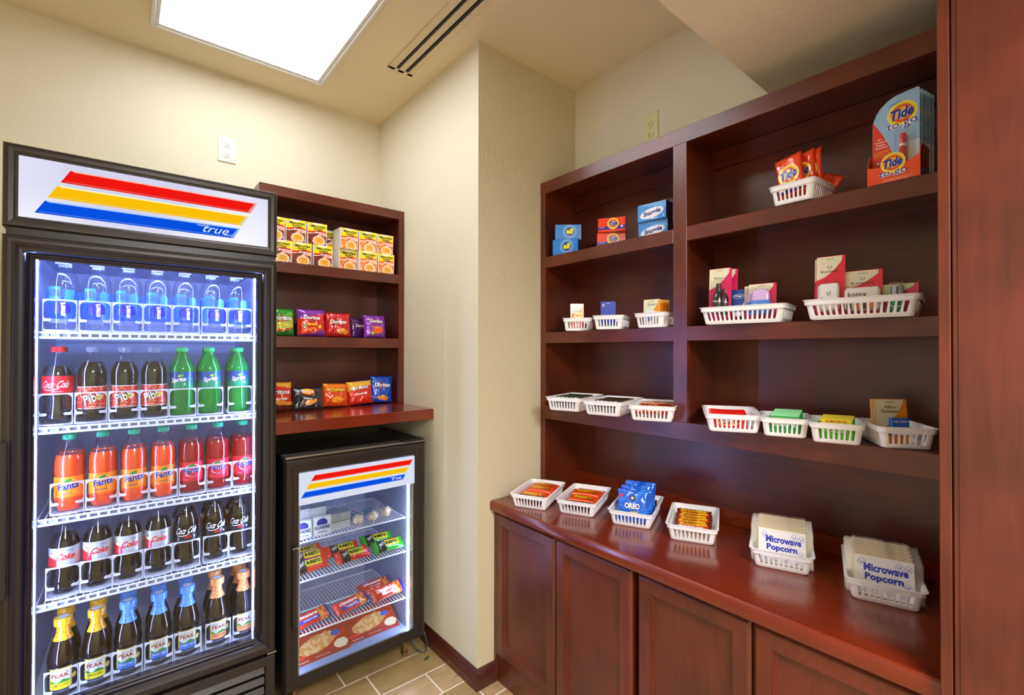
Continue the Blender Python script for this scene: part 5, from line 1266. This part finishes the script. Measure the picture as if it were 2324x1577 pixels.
# ================================================================== inside the small freezer
def zf(z): return z + .0006
def brick(label, x, y, z, rz, lean=0, art=False, w=.076, h=.078, d=.028, tone='dfe3ea'):
    mb = MB(); sm = pm(tone, .3, metal=.35, coat=.6, bump=.55, bscale=70); rnd = random.Random(x * 100 + z)
    nu, nv = 10, 10
    def skin(o, U, V):
        Nn = U.cross(V); mb.grid(lambda a, b, dd: o + U * a + V * b + Nn.normalized() * (.0016 * noise.noise(Vector((a * 5 + x * 31, b * 5, z * 17))) * sin(pi * a) * sin(pi * b) * 3), 0, 1, 0, 1, nu, nv, sm)
    a = Vector((-w / 2, 0, 0)); X, Y, Z = Vector((w, 0, 0)), Vector((0, d, 0)), Vector((0, 0, h))
    skin(a, X, Z); skin(a + Y + X, -X, Z); skin(a + X, Y, Z); skin(a + Y, -Y, Z); skin(a + Z, X, Y); skin(a + Y, X, -Y)
    if art:
        f = lambda u, v, dd: Vector((u, -.0016 - dd, v + h / 2)); nv_ = G('26348c')
        mb.grid(f, -.034, .034, -.034, .034, 4, 4, pm('e8ecf2', .35, metal=.2)); mb.ell(f, 0, .012, .022, .018, .0003, nv_); mb.grid(f, -.024, .024, -.008, .004, 1, 1, pm('e8ecf2', .35, metal=.2), .0005)
        for dd, c, b in ((.0009, 'ffffff', .09), (.0012, '1c2870', .05)): mb.text('KLONDIKE', f, 0, -.006, .060, .014, dd, G(c), b)
        mb.grid(f, -.026, .026, -.030, -.018, 1, 1, G('f0f2f6'), .0006); mb.text('ORIGINAL', f, 0, -.024, .044, .007, .0009, nv_, .03)
    o = mb.build('ice_cream_bar'); place(o, (x, y, z), rz, -lean); tag(o, label, 'ice cream', 'foil wrapped ice cream bars in the small freezer')
Z1, Z2, Z3, Z4 = zf(.645), zf(.486), zf(.270), zf(.122)
brick('foil ice cream bar with blue arch print, standing at the far left', .584, 2.032, Z1, 0, .12, True, tone='c0c4d0')
brick('foil ice cream bar with blue arch print, standing second from left', .662, 2.034, Z1, -.05, .12, True)
brick('plain foil ice cream bar on top of the leftmost stack', .584, 2.075, Z1, 0, 0, h=.110, d=.05)
brick('plain foil ice cream bar behind the white printed one', .655, 2.082, Z1, 0, 0, h=.105, d=.05)
brick('plain silver ice cream bar, lower of the stacked pair', .746, 2.055, Z1, .1, 0, w=.086, h=.032, d=.07)
brick('plain silver ice cream bar, upper of the stacked pair', .748, 2.060, Z1 + .034, -.05, 0, w=.086, h=.034, d=.07, tone='b4bac8')
def cone(x, y, rz, label, k):
    t = thing('ice_cream_cone', label, 'ice cream', (x, y, Z1 + .026), rz, 'wrapped ice cream cones in the small freezer')
    mb = MB(); n = 24; nut = pm('d8c0a0', .6); nut2 = pm('8a5a34', .6); vs = []; fs = []
    for j in range(13):
        for i in range(n):
            a, b = 2 * pi * i / n, pi * j / 12; r_ = .024 * (1 + .12 * noise.noise(Vector((cos(a) * sin(b) * 6 + k, sin(a) * sin(b) * 6, cos(b) * 6)))); vs.append((r_ * sin(b) * cos(a), -r_ * cos(b) * .8, r_ * sin(b) * sin(a)))
    base = len(mb.v); mb.v += vs
    for j in range(12):
        for i in range(n):
            mb.f.append((base + j * n + i, base + j * n + (i + 1) % n, base + (j + 1) * n + (i + 1) % n, base + (j + 1) * n + i)); q = noise.noise(Vector((i * 2.3, j * 3.1, k)))
            mb.m.append(mb.mi(nut if q > 0 else (pm('f4ece0', .6) if q > -.25 else nut2)))
    mb.build('nut_topping', t)
    c = MB(); c.lathe([(.022, 0), (.012, .05), (.002, .09)], pm('28a0b8', .35), 20); o = c.build('cone_sleeve', t); o.rotation_euler = (-pi / 2, 0, 0); o.location = (0, .008, 0)
    f = MB(); vs = []; m_ = 28
    for j in range(9):
        q = j / 8
        for i in range(m_):
            a = 2 * pi * i / m_; r_ = (.030 - .004 * q) * (1 + .18 * noise.noise(Vector((cos(a) * 3 + k, sin(a) * 3, q * 5)))) * (1 if j else 1.0); vs.append((r_ * cos(a) * (1 + .5 * (q < .1)), -.030 + .10 * q, r_ * sin(a) * (.85 if q > .1 else .9)))
    f.add(vs, [(j * m_ + i, j * m_ + (i + 1) % m_, (j + 1) * m_ + (i + 1) % m_, (j + 1) * m_ + i) for j in range(8) for i in range(m_)], clear('ffffff', 1, body=.06, bcol='ffffff', base=.08, rough=.06)); f.build('clear_wrap', t, sharp=80)
cone(.822, 2.055, .15, 'nut topped ice cream cone in clear wrap, leftmost of three', 1); cone(.892, 2.055, .1, 'nut topped ice cream cone in clear wrap, middle of three', 2); cone(.964, 2.075, -.4, 'nut topped ice cream cone in clear wrap, rightmost of three', 3)
def burrito(c, band):
    def mf(u, v):
        if u < -.018 and u > -.052: return FOIL('14120f') if u < -.022 - v * .4 or True else FOIL(c)
        if -.018 <= u < .050 and -.012 < v < .018: return FOIL('f6ee20')
        if -.018 <= u < .050 and .018 <= v < .026: return FOIL(band)
        return FOIL(c)
    def art(mb, mp): mb.text('BURRITO', mp, .016, .003, .060, .018, .0009, FOIL('141414'), .05, .05).text("TINA'S", mp, -.035, .002, .028, .016, .0009, FOIL('f4f4f4'), .02, .5, .5).text('NET WT 4 OZ (113g)', mp, .02, -.022, .05, .004, .0009, FOIL('f0f0f0'), 0)
    o = wrapper('frozen_burrito', .150, .062, .030, mf, art, 6, wr=.0016, nu=60, nv=24); return o
ob = burrito('e83018', '7a2c8c'); og = burrito('2ea020', '8c2c3c'); og2 = burrito('e02c18', '3a8a28')
def fl(o, x, y, z, rz, pitch, label, cat, grp, copy=False, roll=0):
    b = o.copy() if copy else o
    if copy: COL.objects.link(b)
    place(b, (x, y, z), rz, pitch, roll); tag(b, label, cat, grp)
GB = 'frozen burritos on the second freezer shelf'
fl(ob, .622, 2.045, Z2 + .014, .10, -.95, 'red wrapped burrito, frontmost at the left', 'frozen burrito', GB); fl(ob, .625, 2.080, Z2 + .035, .06, -1.0, 'red wrapped burrito, second layer at the left', 'frozen burrito', GB, True); fl(ob, .622, 2.125, Z2 + .045, .02, -1.1, 'red wrapped burrito, rearmost at the left', 'frozen burrito', GB, True)
fl(og2, .800, 2.035, Z2 + .014, .06, -.95, 'red wrapped burrito, front one in the middle', 'frozen burrito', GB); fl(og2, .770, 2.080, Z2 + .032, .0, -1.05, 'red wrapped burrito with green stripe behind the middle one', 'frozen burrito', GB, True)
fl(og, .965, 2.030, Z2 + .014, .0, -.95, 'green wrapped burrito, front one at the right', 'frozen burrito', GB); fl(og, .930, 2.078, Z2 + .036, -.04, -1.0, 'dark green wrapped burrito behind the right front one', 'frozen burrito', GB, True)
def chim(c, band):
    def mf(u, v):
        if u > .030: return FOIL('e89030') if noise.noise(Vector((u * 80, v * 80, 3))) > -.2 and u < .062 else FOIL(c if u < .066 else '2a44b0')
        if band and -.02 < v < -.006 and u > -.06: return FOIL(band)
        return FOIL(c)
    def art(mb, mp): mb.text('Chimichanga', mp, -.018, .006, .088, .018, .0010, FOIL('ffffff'), .04, .3).text('CHICKEN & CHEESE' if band else 'STEAK & CHEESE', mp, -.012, -.013, .06, .007, .0010, FOIL('ffffff'), .03)
    return wrapper('frozen_chimichanga', .165, .062, .032, mf, art, 12, wr=.0016, nu=60, nv=24)
c1 = chim('d83018', '2c3cb0'); c2 = chim('c82c14', None); GM = 'frozen chimichangas on the third freezer shelf'
fl(c1, .630, 2.035, Z3 + .014, .22, -1.0, 'red and blue chimichanga wrapper at the left, low front', 'frozen snack', GM); fl(c1, .805, 2.040, Z3 + .014, .28, -1.0, 'red and blue chimichanga wrapper in the middle', 'frozen snack', GM, True)
fl(c2, .968, 2.035, Z3 + .014, .18, -.75, 'all red chimichanga wrapper at the right, front', 'frozen snack', GM); fl(c2, .955, 2.13, Z3 + .014, .12, -1.2, 'all red chimichanga wrapper behind the right front one', 'frozen snack', GM, True)
def banq(label, x, y, z, rz, lean, w=.235, h=.135):
    mb = MB(); d = .034; mb.box(-w / 2, w / 2, 0, d, 0, h, G('a83418'), .001); f = FRONT
    def mf(u, v):
        if ((u + .01) / .085) ** 2 + ((v - h * .50 - u * .15) / .034) ** 2 < 1 + .2 * noise.noise(Vector((u * 40, v * 40, 1))): return G('d89a4c') if noise.noise(Vector((u * 60, v * 60, 5))) > 0 else G('e8bc80')
        if ((u - .085) / .03) ** 2 + ((v - h * .25) / .02) ** 2 < 1: return G('ecdcb4')
        if abs(v - h * .22 - (u + .1) ** 2 * 1.2) < .003: return G('f0381c')
        return G('b03a1a') if v > h * .2 else G('a03018')
    mb.grid(f, -w / 2, w / 2, 0, h, 60, 36, mf, .0004)
    mb.text('Banquet', f, -.07, h * .88, .065, .014, .001, G('f4e4d0'), 0, .4).text('Banquet', f, -.08, .010, .05, .010, .001, G('f4e4d0'), 0, .4).text('CHICKEN FRIED CHICKEN', f, .0, .012, .06, .005, .001, G('f0d8c0'), 0)
    mb.ell(f, .072, h * .62, .020, .012, .0008, G('3a6ab8')); mb.grid(f, -.112, -.07, h * .17, h * .17 + .008, 1, 1, G('f03820'), .0008)
    o = mb.build('frozen_dinner_box'); place(o, (x, y, z), rz, -lean); tag(o, label, 'frozen dinner', 'frozen dinner boxes in the freezer bottom')
banq('brown and red frozen dinner box at the left of the freezer bottom', .672, 2.045, Z4 + .001, .0, .95); banq('brown and red frozen dinner box at the right of the freezer bottom', .912, 2.060, Z4 + .001, -.0, 1.05)
